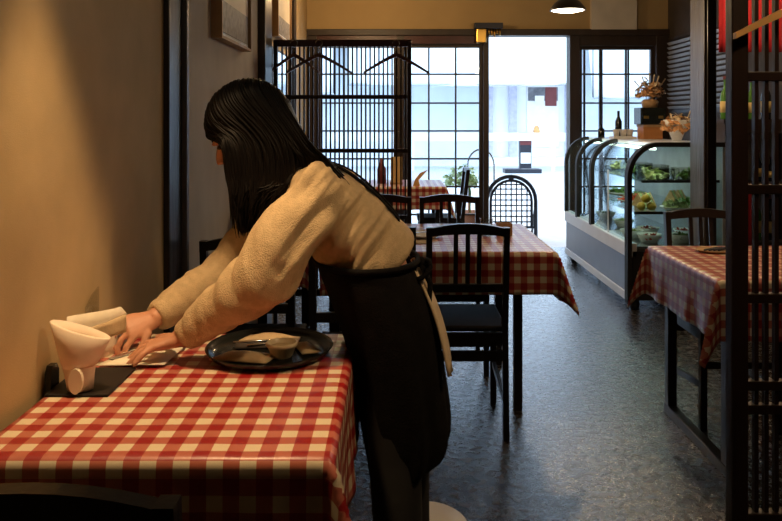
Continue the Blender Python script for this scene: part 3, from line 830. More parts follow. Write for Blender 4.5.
dish('clear box of green leaves on the top case shelf, nearest the end glass', 'salad box', x0 + 0.24, y0 + 0.18, 0.876, box_of(1, 'pale_leaf'))
dish('clear box of dark greens on the top case shelf beside the back panel', 'salad box', x0 + 0.48, y0 + 0.20, 0.876, box_of(2, 'leaf'))
dish('clear box of greens further along the top case shelf', 'salad box', x0 + 0.34, y0 + 0.55, 0.876, box_of(3, 'pale_leaf'))
dish('white plate of pale salad on the middle case shelf', 'salad plate', x0 + 0.38, y0 + 0.18, 0.661, salad(4, 'pale_leaf'))
dish('plate of dark leaf salad at the back of the middle case shelf', 'salad plate', x0 + 0.52, y0 + 0.36, 0.661, salad(5))
dish('wedge sandwiches standing on the middle case shelf', 'sandwich', x0 + 0.24, y0 + 0.42, 0.661, sandwich)
dish('plate of pale greens halfway along the middle case shelf', 'salad plate', x0 + 0.30, y0 + 0.85, 0.661, salad(6, 'pale_leaf'))
dish('plate of dark greens towards the far end of the middle case shelf', 'salad plate', x0 + 0.30, y0 + 1.25, 0.661, salad(7))
dish('white bowl of tomatoes and greens on the case deck, nearest the end glass', 'food bowl', x0 + 0.20, y0 + 0.20, 0.431, bowl(8, 'tomato'))
dish('white bowl of dark greens on the case deck beside the tomatoes', 'food bowl', x0 + 0.42, y0 + 0.20, 0.431, bowl(9, 'leaf'))
dish('white bowl of red salad further back on the case deck', 'food bowl', x0 + 0.30, y0 + 0.52, 0.431, bowl(10, 'tomato'))
dish('white bowl of pale greens midway along the case deck', 'food bowl', x0 + 0.25, y0 + 0.95, 0.431, bowl(11, 'pale_leaf'))
dish('white bowl of greens at the far end of the case deck', 'food bowl', x0 + 0.25, y0 + 1.45, 0.431, bowl(12, 'leaf'))
dish('clear box of mixed leaves midway along the top case shelf', 'salad box', x0 + 0.32, y0 + 0.85, 0.876, box_of(31, 'leaf'))
dish('clear box of pale leaves at the far end of the top case shelf', 'salad box', x0 + 0.32, y0 + 1.30, 0.876, box_of(32, 'pale_leaf'))
dish('bread sandwiches standing beside the back panel on the middle case shelf', 'sandwich', x0 + 0.55, y0 + 0.62, 0.661, sandwich)
dish('plate of tomato salad on the middle case shelf behind the sandwiches', 'salad plate', x0 + 0.22, y0 + 0.64, 0.661, salad(33, 'tomato'))
dish('white bowl of tomatoes beside the back panel on the case deck', 'food bowl', x0 + 0.54, y0 + 0.42, 0.431, bowl(34, 'tomato'))
dish('white bowl of pale leaves second from the end glass on the case deck', 'food bowl', x0 + 0.14, y0 + 0.40, 0.431, bowl(35, 'pale_leaf'))
for i, (dx, dy, dz, lab) in enumerate(((0.12, 0.13, 0, 'yellow lemon in the display case, leftmost on the middle shelf'), (0.19, 0.13, 0, 'yellow lemon in the display case, beside the pale salad plate'), (0.155, 0.135, 0.052, 'yellow lemon resting on top of two others in the display case'))):
    o = MB().lathe([(0, -0.034), (0.010, -0.030), (0.026, -0.018), (0.031, 0), (0.026, 0.018), (0.010, 0.031), (0.004, 0.036), (0, 0.037)], n=14).build('lemon', 'lemon')
    o.location = (x0 + dx, y0 + dy, 0.661 + 0.031 + dz); o.rotation_euler = (R(90), 0, R(40 * i))
    tag(o, lab, 'lemon', 'lemons in the display case')

# things on top of the case
CTZ = CT + 0.012
t = thing('wooden_box', 'orange-brown wooden box on the display case below the black box', 'box', (2.14, 6.25, CTZ))
MB().box(-0.08, 0.08, -0.08, 0.08, 0, 0.115, 0.005).build('body', 'orange_wood', t)
MB().box(-0.085, 0.085, -0.085, 0.085, 0.10, 0.12, 0.004).build('lid', 'tan_wood', t)
t = thing('black_box', 'black box with two small pale plates under the dried bouquet', 'box', (2.14, 6.25, CTZ + 0.12))
MB().box(-0.105, 0.105, -0.09, 0.09, 0, 0.14, 0.006).build('body', 'tray', t)
for x in (-0.06, 0.06): MB().box(x - 0.02, x + 0.02, -0.094, -0.09, 0.05, 0.072).build('plate_badge', 'brass', t)
def bouquet(label, x, y, z, sd, rad, wrap, m1, m2, h):
    t = thing('dried_bouquet', label, 'flowers', (x, y, z), 0, 'dried flower bouquets on the display case')
    if wrap:
        MB().lathe([(0.03, 0), (0.055, 0.06), (0.10, 0.16), (0.097, 0.16), (0.05, 0.06), (0.026, 0.004)], n=14, sy=0.8).build('paper_wrap', 'white', t)
    else:
        MB().lathe([(0, 0), (0.06, 0), (0.07, 0.05), (0.05, 0.07), (0, 0.07)], n=14).build('basket', 'tan_wood', t)
    tag(leaf_clump(150, rad, 0.035, sd, 0.9, h * 0.35).build('petals', m1, t), kind='stuff')
    tag(leaf_clump(60, rad * 1.05, 0.03, sd + 50, 1.0, h * 0.4).build('pale_petals', m2, t), kind='stuff')
    rnd = random.Random(sd)
    for k in range(6):
        a = rnd.uniform(0, 6.28); l = rnd.uniform(0.7, 1.15)
        MB().tube([(0, 0, 0.03), (0.06 * math.cos(a), 0.05 * math.sin(a), h * 0.5), (0.13 * math.cos(a), 0.09 * math.sin(a), h * l)], [0.004, 0.003, 0.006], 5).build('twig', m2, t)
    return t
bouquet('bushy dried flower bouquet standing on the black box', 2.14, 6.25, CTZ + 0.26, 21, 0.125, False, 'dried', 'dried_pale', 0.28)
bouquet('dried flower bouquet in a white paper wrap on the case end', 2.10, 5.55, CTZ, 22, 0.115, True, 'dried', 'dried_pale', 0.24)
t = thing('tableware_tray', 'low white tray of cups on the display case by the window', 'tray', (1.95, 6.35, CTZ))
MB().box(-0.10, 0.09, -0.08, 0.08, 0, 0.02, 0.004).build('tray', 'white', t)
for x in (-0.06, 0.0, 0.055):
    MB().lathe([(0, 0.02), (0.022, 0.02), (0.03, 0.08), (0.027, 0.08), (0.02, 0.026), (0, 0.026)], x, 0, 14).build('cup', 'plastic_white', t)
for i, (x, y, h, lab) in enumerate(((1.86, 6.7, 0.12, 'small dark bottle at the far left on the display case'), (2.02, 6.72, 0.24, 'taller dark bottle on the display case against the window'))):
    o = MB().lathe([(0, 0), (0.028, 0), (0.03, 0.01), (0.03, h * 0.6), (0.012, h * 0.78), (0.011, h), (0, h)], n=14).build('sauce_bottle', 'bottle_dark')
    o.location = (x, y, CTZ); tag(o, lab, 'bottle', 'bottles on the display case')

# ---------------------------------------------------------------- bottle shelf on the right
t = thing('bottle_shelf', 'dark shelf unit of bottles behind the tall slatted screen', 'shelf', (2.28, 5.15, 0))
for x in (0.0, 0.445): MB().box(x, x + 0.02, 0, 0.26, 0, 1.29).build('side_panel', 'frame', t)
MB().box(0.02, 0.445, 0.245, 0.26, 0.05, 1.25).build('back_panel', mat('cream_back_panel', (0.62, 0.55, 0.46), 0.8), t)
for z in (0.05, 0.42, 0.83, 1.265): MB().box(0.02 if z < 1.2 else -0.01, 0.445 if z < 1.2 else 0.465, 0, 0.245 if z < 1.2 else 0.26, z, z + 0.03).build('shelf_board', 'frame', t)
MB().box(0.02, 0.445, 0.0, 0.02, 1.20, 1.265).build('front_lip', 'frame', t)
def bottle(label, x, y, z, h, r, m, lab_m='label'):
    t = thing('bottle', label, 'bottle', (x, y, z), 0, 'bottles on the right-hand shelf')
    MB().lathe([(0, 0), (r * 0.95, 0), (r, 0.008), (r, h * 0.55), (r * 0.8, h * 0.64), (r * 0.38, h * 0.74), (r * 0.36, h * 0.96), (r * 0.42, h * 0.97), (r * 0.42, h), (0, h)], n=18).build('body', m, t); body = t.children[-1]
    MB().lathe([(r + 0.0008, h * 0.16), (r + 0.0012, h * 0.16), (r + 0.0012, h * 0.42), (r + 0.0008, h * 0.42)], n=18).build('paper_label', lab_m, body)
    MB().lathe([(r * 0.46, h * 0.93), (r * 0.46, h * 1.005), (0, h * 1.005)], n=12).build('cap', 'burgundy', body)
    return t
SB = [(2.335, 1.295, .30, .034, 'bottle_green', 'bright green bottle on the top shelf, leftmost of the row'), (2.43, 1.295, .31, .033, 'bottle_dark', 'dark bottle second from the left on the top shelf'),
      (2.52, 1.295, .28, .034, 'bottle_green', 'green bottle third from the left on the top shelf'), (2.62, 1.295, .30, .033, 'bottle_dark', 'dark bottle at the right end of the top shelf'),
      (2.35, .86, .20, .028, 'bottle_dark', 'short dark bottle on the middle shelf, leftmost of the row'), (2.45, .86, .14, .03, 'bottle_green', 'short green bottle second on the middle shelf'),
      (2.56, .86, .22, .03, 'bottle_dark', 'dark bottle third on the middle shelf'), (2.66, .86, .17, .028, 'bottle_dark', 'dark bottle at the right end of the middle shelf'),
      (2.35, .45, .32, .034, 'bottle_green', 'yellow-labelled bottle on the low shelf, leftmost of the row'), (2.45, .45, .31, .034, 'bottle_dark', 'yellow-labelled dark bottle second on the low shelf'),
      (2.55, .45, .32, .034, 'bottle_green', 'yellow-labelled green bottle third on the low shelf'), (2.65, .45, .31, .034, 'bottle_dark', 'yellow-labelled dark bottle at the right end of the low shelf')]
for x, z, h, r, m, lab in SB: bottle(lab, x, 5.27, z, h, r, m)
t = thing('red_curtain', 'red cloth curtain hanging above the bottle shelf', 'curtain', (2.50, 5.2, 1.76))
MB().sheet([[(-0.24 + 0.48 * j / 30, 0.012 * math.sin(j * 1.3), 0.62 - 0.62 * i / 6) for j in range(31)] for i in range(7)], 0.004).build('cloth', 'red_cloth', t)
MB().tube([(-0.26, 0, 0.62), (0.25, 0, 0.62)], 0.012).build('rod', 'tan_wood', t)
tag(MB().sheet([[(-0.06 + 0.12 * j / 10, 0.006 * math.sin(j * 1.1), 0.42 - 0.42 * i / 5) for j in range(11)] for i in range(6)], 0.003).build('red_cloth', 'red_cloth'), 'red cloth hanging low beside the chair behind the right table', 'cloth').location = (2.39, 5.13, 0.42)

# ---------------------------------------------------------------- things on the tables
# round tray
t = thing('serving_tray', 'round black serving tray of wrapped cutlery on the front table', 'tray', (-0.298, 1.815, TZ + 0.0065))
MB().lathe([(0, 0), (0.125, 0), (0.140, 0.006), (0.150, 0.019), (0.148, 0.0205), (0.137, 0.010), (0.123, 0.005), (0, 0.005)], n=48, sx=1.02, sy=1.05).build('tray_dish', 'tray', t)
ZT = TZ + 0.012
def sheet_paper(name, label, cat, corners, z, m, lift=0.004, th=0.0015, grp=None, curl=0.0, n=6):
    a, b, c, d = [Vector((x, y, 0)) for x, y in corners]
    o0 = (a + b + c + d) / 4; rows = []
    for i in range(n + 1):
        r = []
        for j in range(n + 1):
            u, v = j / n, i / n
            p = a.lerp(b, u).lerp(d.lerp(c, u), v) - o0
            p.z = lift * math.sin(PI * u) * math.sin(PI * v) + curl * (u - 0.5) ** 2 * 4 * v + th
            r.append(p)
        rows.append(r)
    ob = MB().sheet(rows, th).build(name, m); ob.location = (o0.x, o0.y, z)
    return tag(ob, label, cat, grp)
sheet_paper('wrapped_cutlery', 'kraft paper cutlery pouch at the front left of the round tray', 'cutlery pouch', [(-0.425, 1.735), (-0.290, 1.705), (-0.272, 1.765), (-0.385, 1.80)], ZT, 'kraft', 0.012, 0.004, 'cutlery pouches on the round tray')
sheet_paper('wrapped_cutlery', 'kraft paper cutlery pouch at the back of the round tray', 'cutlery pouch', [(-0.385, 1.875), (-0.235, 1.855), (-0.235, 1.905), (-0.365, 1.925)], ZT, 'kraft', 0.015, 0.005, 'cutlery pouches on the round tray')
sheet_paper('wrapped_cutlery', 'kraft paper cutlery pouch behind the little sauce bowl on the round tray', 'cutlery pouch', [(-0.215, 1.775), (-0.170, 1.79), (-0.215, 1.87), (-0.25, 1.86)], ZT, 'kraft', 0.010, 0.004, 'cutlery pouches on the round tray')
t = thing('folded_napkin', 'dark folded napkin lying between the pouches on the round tray', 'napkin', (-0.325, 1.835, ZT))
MB().sheet([[(-0.06 + 0.15 * j / 8, -0.015 + 0.03 * i / 3 + 0.012 * j / 8, 0.003 + 0.008 * math.sin(PI * i / 3)) for j in range(9)] for i in range(4)], 0.003).build('cloth', mat('dark_napkin', (0.035, 0.025, 0.02), 0.8), t)
MB().tube([(-0.07, 0.02, 0.008), (0.06, 0.03, 0.012)], 0.003, 6).build('cutlery_handle', 'steel', t)
MB().tube([(-0.03, -0.012, 0.010), (0.085, 0.015, 0.014)], 0.003, 6).build('cutlery_handle', 'steel', t)
t = thing('sauce_bowl', 'small cream ceramic sauce bowl on the round tray', 'bowl', (-0.262, 1.768, ZT))
MB().lathe([(0, 0), (0.021, 0), (0.024, 0.003), (0.033, 0.024), (0.037, 0.028), (0.038, 0.034), (0.034, 0.036), (0.032, 0.034), (0.028, 0.022), (0, 0.020)], n=28).build('bowl', 'ramekin', t)
MB().lathe([(0, 0.026), (0.02, 0.025), (0.029, 0.0245), (0, 0.021)], n=20).build('sauce', 'sauce', t)

# napkin holder by the wall
YN = 1.555
t = thing('napkin_holder', 'cream flared napkin holder with an oval tab beside the lit wall', 'holder', (-0.652, YN, TZ + 0.0125))
def nring(z, cx, ax, ay, sl=0): return ((cx, 0, z), Vector((ax, 0, sl * ax)), Vector((0, ay, 0)))
MB().loft([nring(0, 0.004, 0.026, 0.022), nring(0.03, 0.002, 0.030, 0.025), nring(0.07, 0, 0.038, 0.030), nring(0.085, 0, 0.036, 0.028)], 24).build('lower_cone', 'ceramic', t)
mb = MB(); vs = []; n = 28; ringz = [(0.050, 0.036, 0.029, 0.10), (0.062, 0.040, 0.033, 0.06), (0.095, 0.053, 0.032, -0.18), (0.122, 0.063, 0.030, -0.30), (0.1245, 0.060, 0.024, -0.30), (0.105, 0.050, 0.020, -0.2), (0.085, 0.030, 0.014, 0)]
mb.loft([((0.004, 0, z), Vector((ax, 0, sl * ax * 1.0)), Vector((0, ay, 0))) for z, ax, ay, sl in ringz], n).build('flared_cuff', 'ceramic', t)
mb = MB(); o = [(0.014 * math.cos(2 * PI * i / 20), 0.027 + 0.026 * math.sin(2 * PI * i / 20)) for i in range(20)]
mb.prism([(a + 0.008, max(b, 0.0)) for a, b in o], 'y', -0.036, -0.026).build('oval_tab', 'paper', t)
# white menu standing behind
t = thing('table_menu', 'white folded menu standing behind the napkin holder', 'menu', (-0.685, 1.765, TZ + 0.0055), R(71))
MB().sheet([[(-0.10 + 0.20 * j / 8, 0.010 + 0.006 * math.cos(j * 0.6), 0.002 + (0.122 - 0.02 * j / 8) * i / 5 - (0.02 if (i == 5 and j == 8) else 0)) for j in range(9)] for i in range(6)], 0.003).build('front_leaf', 'paper', t)
MB().sheet([[(-0.09 + 0.18 * j / 8, 0.022 + 0.003 * math.cos(j * 0.6), 0.002 + 0.10 * i / 5) for j in range(9)] for i in range(6)], 0.003).build('rear_leaf', 'paper', t)
t = thing('acrylic_card_stand', 'small clear acrylic card stand against the wall behind the menu', 'card stand', (-0.722, 1.80, TZ + 0.0055), R(84))
MB().prism([(-0.03, 0), (0.03, 0), (0.03, 0.158), (0.0, 0.145), (-0.03, 0.12)], 'y', -0.002, 0.002).build('panel', 'clear', t)
MB().box(-0.03, 0.03, -0.006, 0.0, 0, 0.004).build('foot', 'clear', t)
# black placemat board
t = thing('menu_board', 'black board lying under the napkin holder on the front table', 'board', (-0.65, 1.64, TZ + 0.0055))
o = MB().box(-0.06, 0.07, -0.115, 0.055, 0.0, 0.006, 0.002).build('board', 'seat_wood', t)
MB().prism([(-0.02, 0.0), (0.02, 0.0), (0.02, 0.035), (0.01, 0.05), (-0.01, 0.05), (-0.02, 0.035)], 'x', -0.075, -0.062).build('handle', 'tray', t).location = (0, -0.06, 0)
sheet_paper('paper_placemat', 'cream paper placemat under the knife beneath the hands of the woman', 'placemat', [(-0.672, 1.700), (-0.52, 1.705), (-0.51, 1.865), (-0.62, 1.875)], TZ + 0.0125, 'paper', 0.002, 0.0012)
o = MB().bar((-0.655, 1.735, 0), (-0.57, 1.84, 0.004), 0.012, 0.002).bar((-0.57, 1.84, 0.004), (-0.53, 1.89, 0.008), 0.010, 0.007)
o = o.build('table_knife', 'steel', None, (-0.60, 1.80, 0)); o.location = (-0.60, 1.80, TZ + 0.018)
tag(o, 'steel table knife laid on the paper placemat under the far hand', 'knife')
t = thing('paper_pouch', 'tan paper cutlery pouch pinched in the far hand of the woman', 'cutlery pouch', (-0.665, 1.735, 0.800), R(25))
MB().sheet([[(-0.045 + 0.09 * j / 8, 0.004 * math.sin(j), -0.018 + (0.026 + 0.015 * j / 8) * i / 4 + 0.012 * j / 8) for j in range(9)] for i in range(5)], 0.010).build('pouch', 'kraft', t)

# middle table
t = thing('dinner_plate', 'white plate with cutlery on the middle table behind the back of the woman', 'plate', (0.14, 3.62, TZ + 0.0055))
MB().lathe([(0, 0), (0.06, 0), (0.10, 0.016), (0.098, 0.018), (0.058, 0.005), (0, 0.005)], n=24).build('plate', 'white', t)
MB().bar((-0.08, -0.05, 0.024), (0.08, 0.03, 0.024), 0.012, 0.004).build('fork', 'steel', t)
sheet_paper('paper_placemat', 'kraft paper menu sheet on the middle table beside the plate', 'menu', [(-0.02, 3.42), (0.17, 3.40), (0.18, 3.50), (-0.01, 3.52)], TZ + 0.006, 'kraft', 0.004)
t = thing('condiment_box', 'small wooden condiment box on the middle table', 'box', (0.545, 3.68, TZ + 0.0055))
bx = MB(); bx.box(-0.035, 0.035, -0.03, 0.03, 0, 0.006)
for a in (-1, 1): bx.box(a * 0.033 - 0.003, a * 0.033 + 0.003, -0.03, 0.03, 0, 0.06).box(-0.035, 0.035, a * 0.028 - 0.003, a * 0.028 + 0.003, 0, 0.06)
bx.build('box', 'tan_wood', t)
MB().box(-0.026, 0.026, -0.02, 0.02, 0.006, 0.05).build('sachets', 'orange_print', t)
t = thing('water_glass', 'small clear glass on the middle table beside the wooden box', 'glass', (0.455, 3.66, TZ + 0.0055))
MB().lathe([(0, 0), (0.026, 0), (0.032, 0.085), (0.030, 0.085), (0.024, 0.006), (0, 0.006)], n=20).build('glass', 'clear', t)
MB().lathe([(0, 0.007), (0.024, 0.007), (0.028, 0.05), (0, 0.05)], n=18).build('paper_filling', 'plastic_white', t)
# right table
t = thing('cutlery_dish', 'small dish of cutlery on the right table', 'dish', (1.38, 3.21, TZ + 0.0055))
MB().lathe([(0, 0), (0.05, 0), (0.065, 0.010), (0.063, 0.012), (0.048, 0.004), (0, 0.004)], n=20, sx=1.3).build('dish', 'tan_wood', t)
for k in range(4): MB().tube([(-0.06 + 0.02 * k, -0.03, 0.013), (0.02 + 0.02 * k, 0.03, 0.014)], 0.004, 6).build('cutlery', 'iron', t)
# wall table behind woman
t = thing('napkin_box', 'brown wooden napkin box on the wall table behind the woman', 'box', (-0.655, 3.44, TZ + 0.0055))
bx = MB(); bx.box(-0.05, 0.05, -0.05, 0.05, 0, 0.008)
for a in (-1, 1): bx.box(a * 0.046 - 0.004, a * 0.046 + 0.004, -0.05, 0.05, 0, 0.15).box(-0.05, 0.05, a * 0.046 - 0.004, a * 0.046 + 0.004, 0, 0.15)
bx.build('box', 'tan_wood', t)
MB().box(-0.038, 0.038, -0.03, 0.03, 0.008, 0.17).build('napkins', 'paper', t)
# far table
t = thing('sauce_bottle', 'red-brown bottle on the far table seen through the partition', 'bottle', (-0.10, 6.66, TZ + 0.0055))
MB().lathe([(0, 0), (0.04, 0), (0.04, 0.13), (0.018, 0.17), (0.016, 0.22), (0, 0.22)], n=16).build('body', 'burgundy', t)
t = thing('menu_stand', 'tan wooden menu stand on the far table seen through the partition', 'menu stand', (0.03, 6.60, TZ + 0.0055))
MB().box(-0.055, 0.055, -0.05, 0.05, 0, 0.02).build('base', 'tan_wood', t)
MB().box(-0.05, 0.05, -0.012, 0.012, 0.02, 0.24).build('panel', mat('tan_card', (0.62, 0.42, 0.18), 0.7), t)
t = thing('table_flag', 'brown leaf-shaped card standing at the near edge of the far table', 'card', (0.20, 6.42, TZ + 0.0055))
MB().prism([(-0.03, 0), (0.03, 0), (0.02, 0.05), (0.10, 0.14), (0.03, 0.11), (-0.01, 0.06)], 'y', -0.003, 0.003).build('card', 'hanger_light', t)

# low white stool beside the woman
t = thing('low_stool', 'low round pale stool at the feet of the woman', 'stool', (0.085, 2.14, 0))
MB().lathe([(0, 0.115), (0.12, 0.115), (0.13, 0.122), (0.13, 0.135), (0.122, 0.142), (0, 0.144)], n=36).build('seat', 'plastic_white', t)
for k in range(4):
    a = PI / 4 + k * PI / 2
    MB().tube([(0.10 * math.cos(a), 0.10 * math.sin(a), 0.13), (0.12 * math.cos(a), 0.12 * math.sin(a), 0)], [0.014, 0.011], 8).build('leg', 'plastic_white', t)

# ---------------------------------------------------------------- the woman
YP = 1.92
def PX(px, py, Y=YP): return Vector(((px - CX) * Y / F, Y, CH - (py - CY) * Y / F))
wroot = thing('person', 'woman in a camel sweater and black apron leaning over the front table', 'person', (0.0, YP, 0))
W0 = Vector(wroot.location)
def wpart(name, me, m, label=None, parent=None):
    me.transform(Matrix.Translation(-W0))
    o = link(name, me, m, parent or wroot)
    if label: o['label'] = label
    return o
Yv = Vector((0, 1, 0))
def spine_rings(pts):
    """pts: (px,py, half depth m, half width m)"""
    P = [PX(a, b) for a, b, _, _ in pts]; out = []
    for i, (a, b, d, w) in enumerate(pts):
        t = (P[min(i + 1, len(P) - 1)] - P[max(i - 1, 0)]).normalized()
        nrm = t.cross(Yv).normalized()
        out.append((P[i], Yv * w, nrm * d))
    return out
shN, shF = PX(314, 192, 1.775), PX(300, 192, 2.055)
elN, elF = PX(262, 274, 1.70), PX(228, 266, 2.04)
wrN, wrF = PX(180, 339, 1.745), PX(152, 320, 1.87)
# body
body = MB(); lowr = Vector((0, 0, -0.03))
body.loft(spine_rings([(388, 296, 0.065, 0.12), (382, 280, 0.075, 0.13), (368, 250, 0.085, 0.125), (345, 222, 0.088, 0.13), (322, 203, 0.078, 0.125), (306, 190, 0.058, 0.105), (292, 176, 0.045, 0.06), (280, 168, 0.04, 0.045), (262, 155, 0.042, 0.045)]), 20)
# head frame: forward (face) pointing left and down
hc = PX(248, 135)
fwd = Vector((-math.cos(R(30)), 0.0, -math.sin(R(30)))).normalized()
upv = Vector((-math.sin(R(30)), 0, math.cos(R(30)))).normalized()
side = fwd.cross(upv).normalized()
HM = Matrix((fwd, side, upv)).transposed()
def H(f, s, u): return hc + fwd * f + side * s + upv * u
body.ball(H(-0.008, 0, 0.022), 0.086, 0.070, 0.082, 18, 12, HM)
body.ball(H(0.022, 0, -0.03), 0.062, 0.060, 0.078, 16, 10, HM)
body.ball(H(0.052, 0, -0.085), 0.028, 0.030, 0.022, 12, 8, HM)
body.loft([(H(0.078, 0, 0.012), side * 0.008, fwd * 0.008), (H(0.090, 0, -0.012), side * 0.010, fwd * 0.012), (H(0.094, 0, -0.028), side * 0.014, fwd * 0.014), (H(0.080, 0, -0.036), side * 0.010, fwd * 0.008)], 10)
for s in (-1, 1):
    body.ball(H(0.070, s * 0.028, 0.020), 0.018, 0.022, 0.008, 10, 6, HM)
    body.ball(H(-0.012, s * 0.074, -0.008), 0.018, 0.008, 0.030, 10, 6, HM)
    body.ball(H(0.055, s * 0.035, -0.035), 0.022, 0.022, 0.022, 10, 6, HM)
body.ball(H(0.078, 0, -0.056), 0.012, 0.022, 0.010, 10, 6, HM)
# arms
for a, b, c in ((shN + lowr, elN, wrN), (shF + lowr, elF, wrF)):
    body.tube([a, a.lerp(b, 0.5), b, b.lerp(c, 0.35), c], [0.040, 0.036, 0.033, 0.032, 0.024], 12)
body.tube([shF + lowr, shN + lowr], 0.036, 12)
# legs
hipN, hipF = Vector((0.0, 1.84, 0.84)), Vector((0.0, 2.00, 0.84))
knN, knF = Vector((0.005, 1.825, 0.47)), Vector((0.03, 1.95, 0.47))
anN, anF = Vector((0.02, 1.79, 0.09)), Vector((0.04, 1.91, 0.09))
for a, b, c in ((hipN, knN, anN), (hipF, knF, anF)):
    body.tube([a, a.lerp(b, 0.5), b, b.lerp(c, 0.35), c, c - Vector((0.0, 0, 0.06))], [0.055, 0.056, 0.05, 0.048, 0.032, 0.03], 12)
    body.loft([(c + Vector((0.04, 0, -0.06)), Yv * 0.03, Vector((0, 0, 0.025))), (c + Vector((-0.05, 0, -0.055)), Yv * 0.036, Vector((0, 0, 0.03))), (c + Vector((-0.15, 0, -0.068)), Yv * 0.034, Vector((0, 0, 0.014)))], 12)
# hands
def hand(wr, palm_dir, across, nrm, fingers, thumb, pl=0.080, pw=0.036):
    d, a, n_ = Vector(palm_dir).normalized(), Vector(across).normalized(), Vector(nrm).normalized()
    body.loft([(wr - d * 0.01, a * 0.025, n_ * 0.019), (wr + d * 0.022, a * 0.030, n_ * 0.017), (wr + d * pl * 0.62, a * pw, n_ * 0.015), (wr + d * pl, a * pw * 1.0, n_ * 0.011)], 14)
    for off, segs in fingers:
        p = wr + d * (pl - 0.014) + a * off
        pts = [p]; rs = [0.0088]
        for k, (v, l) in enumerate(segs):
            p = p + Vector(v).normalized() * l; pts.append(p); rs.append((0.0082, 0.0076, 0.0064)[min(k, 2)])
        pts.append(pts[-1] + (pts[-1] - pts[-2]).normalized() * 0.004); rs.append(0.0035)
        body.tube(pts, rs, 8)
    p = wr + d * 0.022 + a * thumb[0]; pts = [p]; rs = [0.012]
    for k, (v, l) in enumerate(thumb[1]):
        p = p + Vector(v).normalized() * l; pts.append(p); rs.append((0.0105, 0.009, 0.0075)[min(k, 2)])
    pts.append(pts[-1] + (pts[-1] - pts[-2]).normalized() * 0.004); rs.append(0.004)
    body.tube(pts, rs, 8)
# near (left) hand: flat on the placemat, fingers to the left, thumb on the far side
dN = Vector((-0.95, -0.05, -0.20)).normalized()
aN = Vector((0.02, 1, 0.0)); aN = (aN - dN * aN.dot(dN)).normalized()
nN = dN.cross(aN).normalized()
hand(wrN, dN, aN, nN, [
    (-0.029, [((-0.72, -0.62, -0.42), 0.024), ((-0.55, -0.45, -0.75), 0.016), ((-0.5, -0.4, -0.6), 0.013)]),
    (-0.010, [((-0.88, -0.38, -0.34), 0.031), ((-0.70, -0.30, -0.72), 0.021), ((-0.65, -0.25, -0.6), 0.016)]),
    (0.010, [((-0.96, -0.08, -0.28), 0.033), ((-0.78, -0.05, -0.68), 0.024), ((-0.75, 0.0, -0.6), 0.017)]),
    (0.029, [((-0.94, 0.26, -0.22), 0.030), ((-0.80, 0.22, -0.62), 0.022), ((-0.78, 0.15, -0.55), 0.016)])],
    (0.026, [((-0.55, 0.80, -0.14), 0.030), ((-0.75, 0.62, -0.16), 0.027), ((-0.85, 0.48, -0.2), 0.020)]), pl=0.072, pw=0.038)
# far (right) hand: bent down, fingers curled round the pouch
dF = Vector((-0.72, -0.66, -0.12)).normalized()
aF = Vector((0.45, -0.55, -0.65)); aF = (aF - dF * aF.dot(dF)).normalized()
nF = dF.cross(aF).normalized()
hand(wrF, dF, aF, nF, [
    (-0.028, [((-0.80, -0.50, -0.20), 0.028), ((-0.60, -0.40, -0.75), 0.020), ((-0.1, -0.1, -0.95), 0.015)]),
    (-0.009, [((-0.75, -0.50, -0.42), 0.034), ((-0.40, -0.30, -0.90), 0.024), ((0.10, 0.0, -0.95), 0.017)]),
    (0.009, [((-0.62, -0.50, -0.60), 0.034), ((-0.25, -0.25, -0.95), 0.025), ((0.15, 0.0, -0.95), 0.018)]),
    (0.028, [((-0.48, -0.52, -0.70), 0.031), ((-0.15, -0.25, -0.95), 0.022), ((0.20, 0.0, -0.92), 0.016)])],
    (0.028, [((-0.10, -0.60, -0.75), 0.028), ((-0.45, -0.45, -0.75), 0.024), ((-0.60, -0.30, -0.70), 0.018)]), pl=0.070)
bodyo = wpart('body', remeshed(body, 0.0040, 3, 'body'), 'skin')
for s in (-1, 1):
    wpart('eye', MB().ball(H(0.072, s * 0.029, 0.006), 0.008, 0.013, 0.006, 10, 6, HM).mesh('eye'), 'eye', 'dark eye', bodyo)
    wpart('eyebrow', MB().tube([H(0.082, s * 0.014, 0.024), H(0.080, s * 0.03, 0.029), H(0.068, s * 0.046, 0.024)], 0.003, 6).mesh('eyebrow'), 'hair', None, bodyo)
wpart('lips', MB().ball(H(0.088, 0, -0.056), 0.005, 0.018, 0.007, 10, 6, HM).mesh('lips'), 'lips', None, bodyo)

# sweater
sw = MB()
sw.loft(spine_rings([(382, 266, 0.108, 0.160), (377, 260, 0.118, 0.172), (362, 243, 0.112, 0.160), (342, 221, 0.112, 0.165), (324, 203, 0.110, 0.172), (308, 190, 0.092, 0.160), (294, 178, 0.066, 0.10), (284, 170, 0.054, 0.064), (278, 166, 0.050, 0.056)]), 28)
sw.tube([shF, (shF + shN) / 2, shN], [0.062, 0.085, 0.062], 16)
def sleeve(a, b, c, rs):
    pts = [a, a.lerp(b, 0.33), a.lerp(b, 0.7), b, b.lerp(c, 0.3), b.lerp(c, 0.6), b.lerp(c, 0.88), b.lerp(c, 0.97)]
    sw.tube(pts, rs, 18)
for q in (shN, shF): sw.ball(q + Vector((0.002, 0, -0.006)), 0.068, 0.068, 0.068)
sag = Vector((0, 0, -0.008))
sleeve(shN, elN + sag, wrN, [0.062, 0.076, 0.079, 0.073, 0.064, 0.052, 0.043, 0.034])
sleeve(shF, elF + sag, wrF, [0.062, 0.074, 0.072, 0.066, 0.060, 0.052, 0.046, 0.037])
me = remeshed(sw, 0.0065, 24, 'sweater')
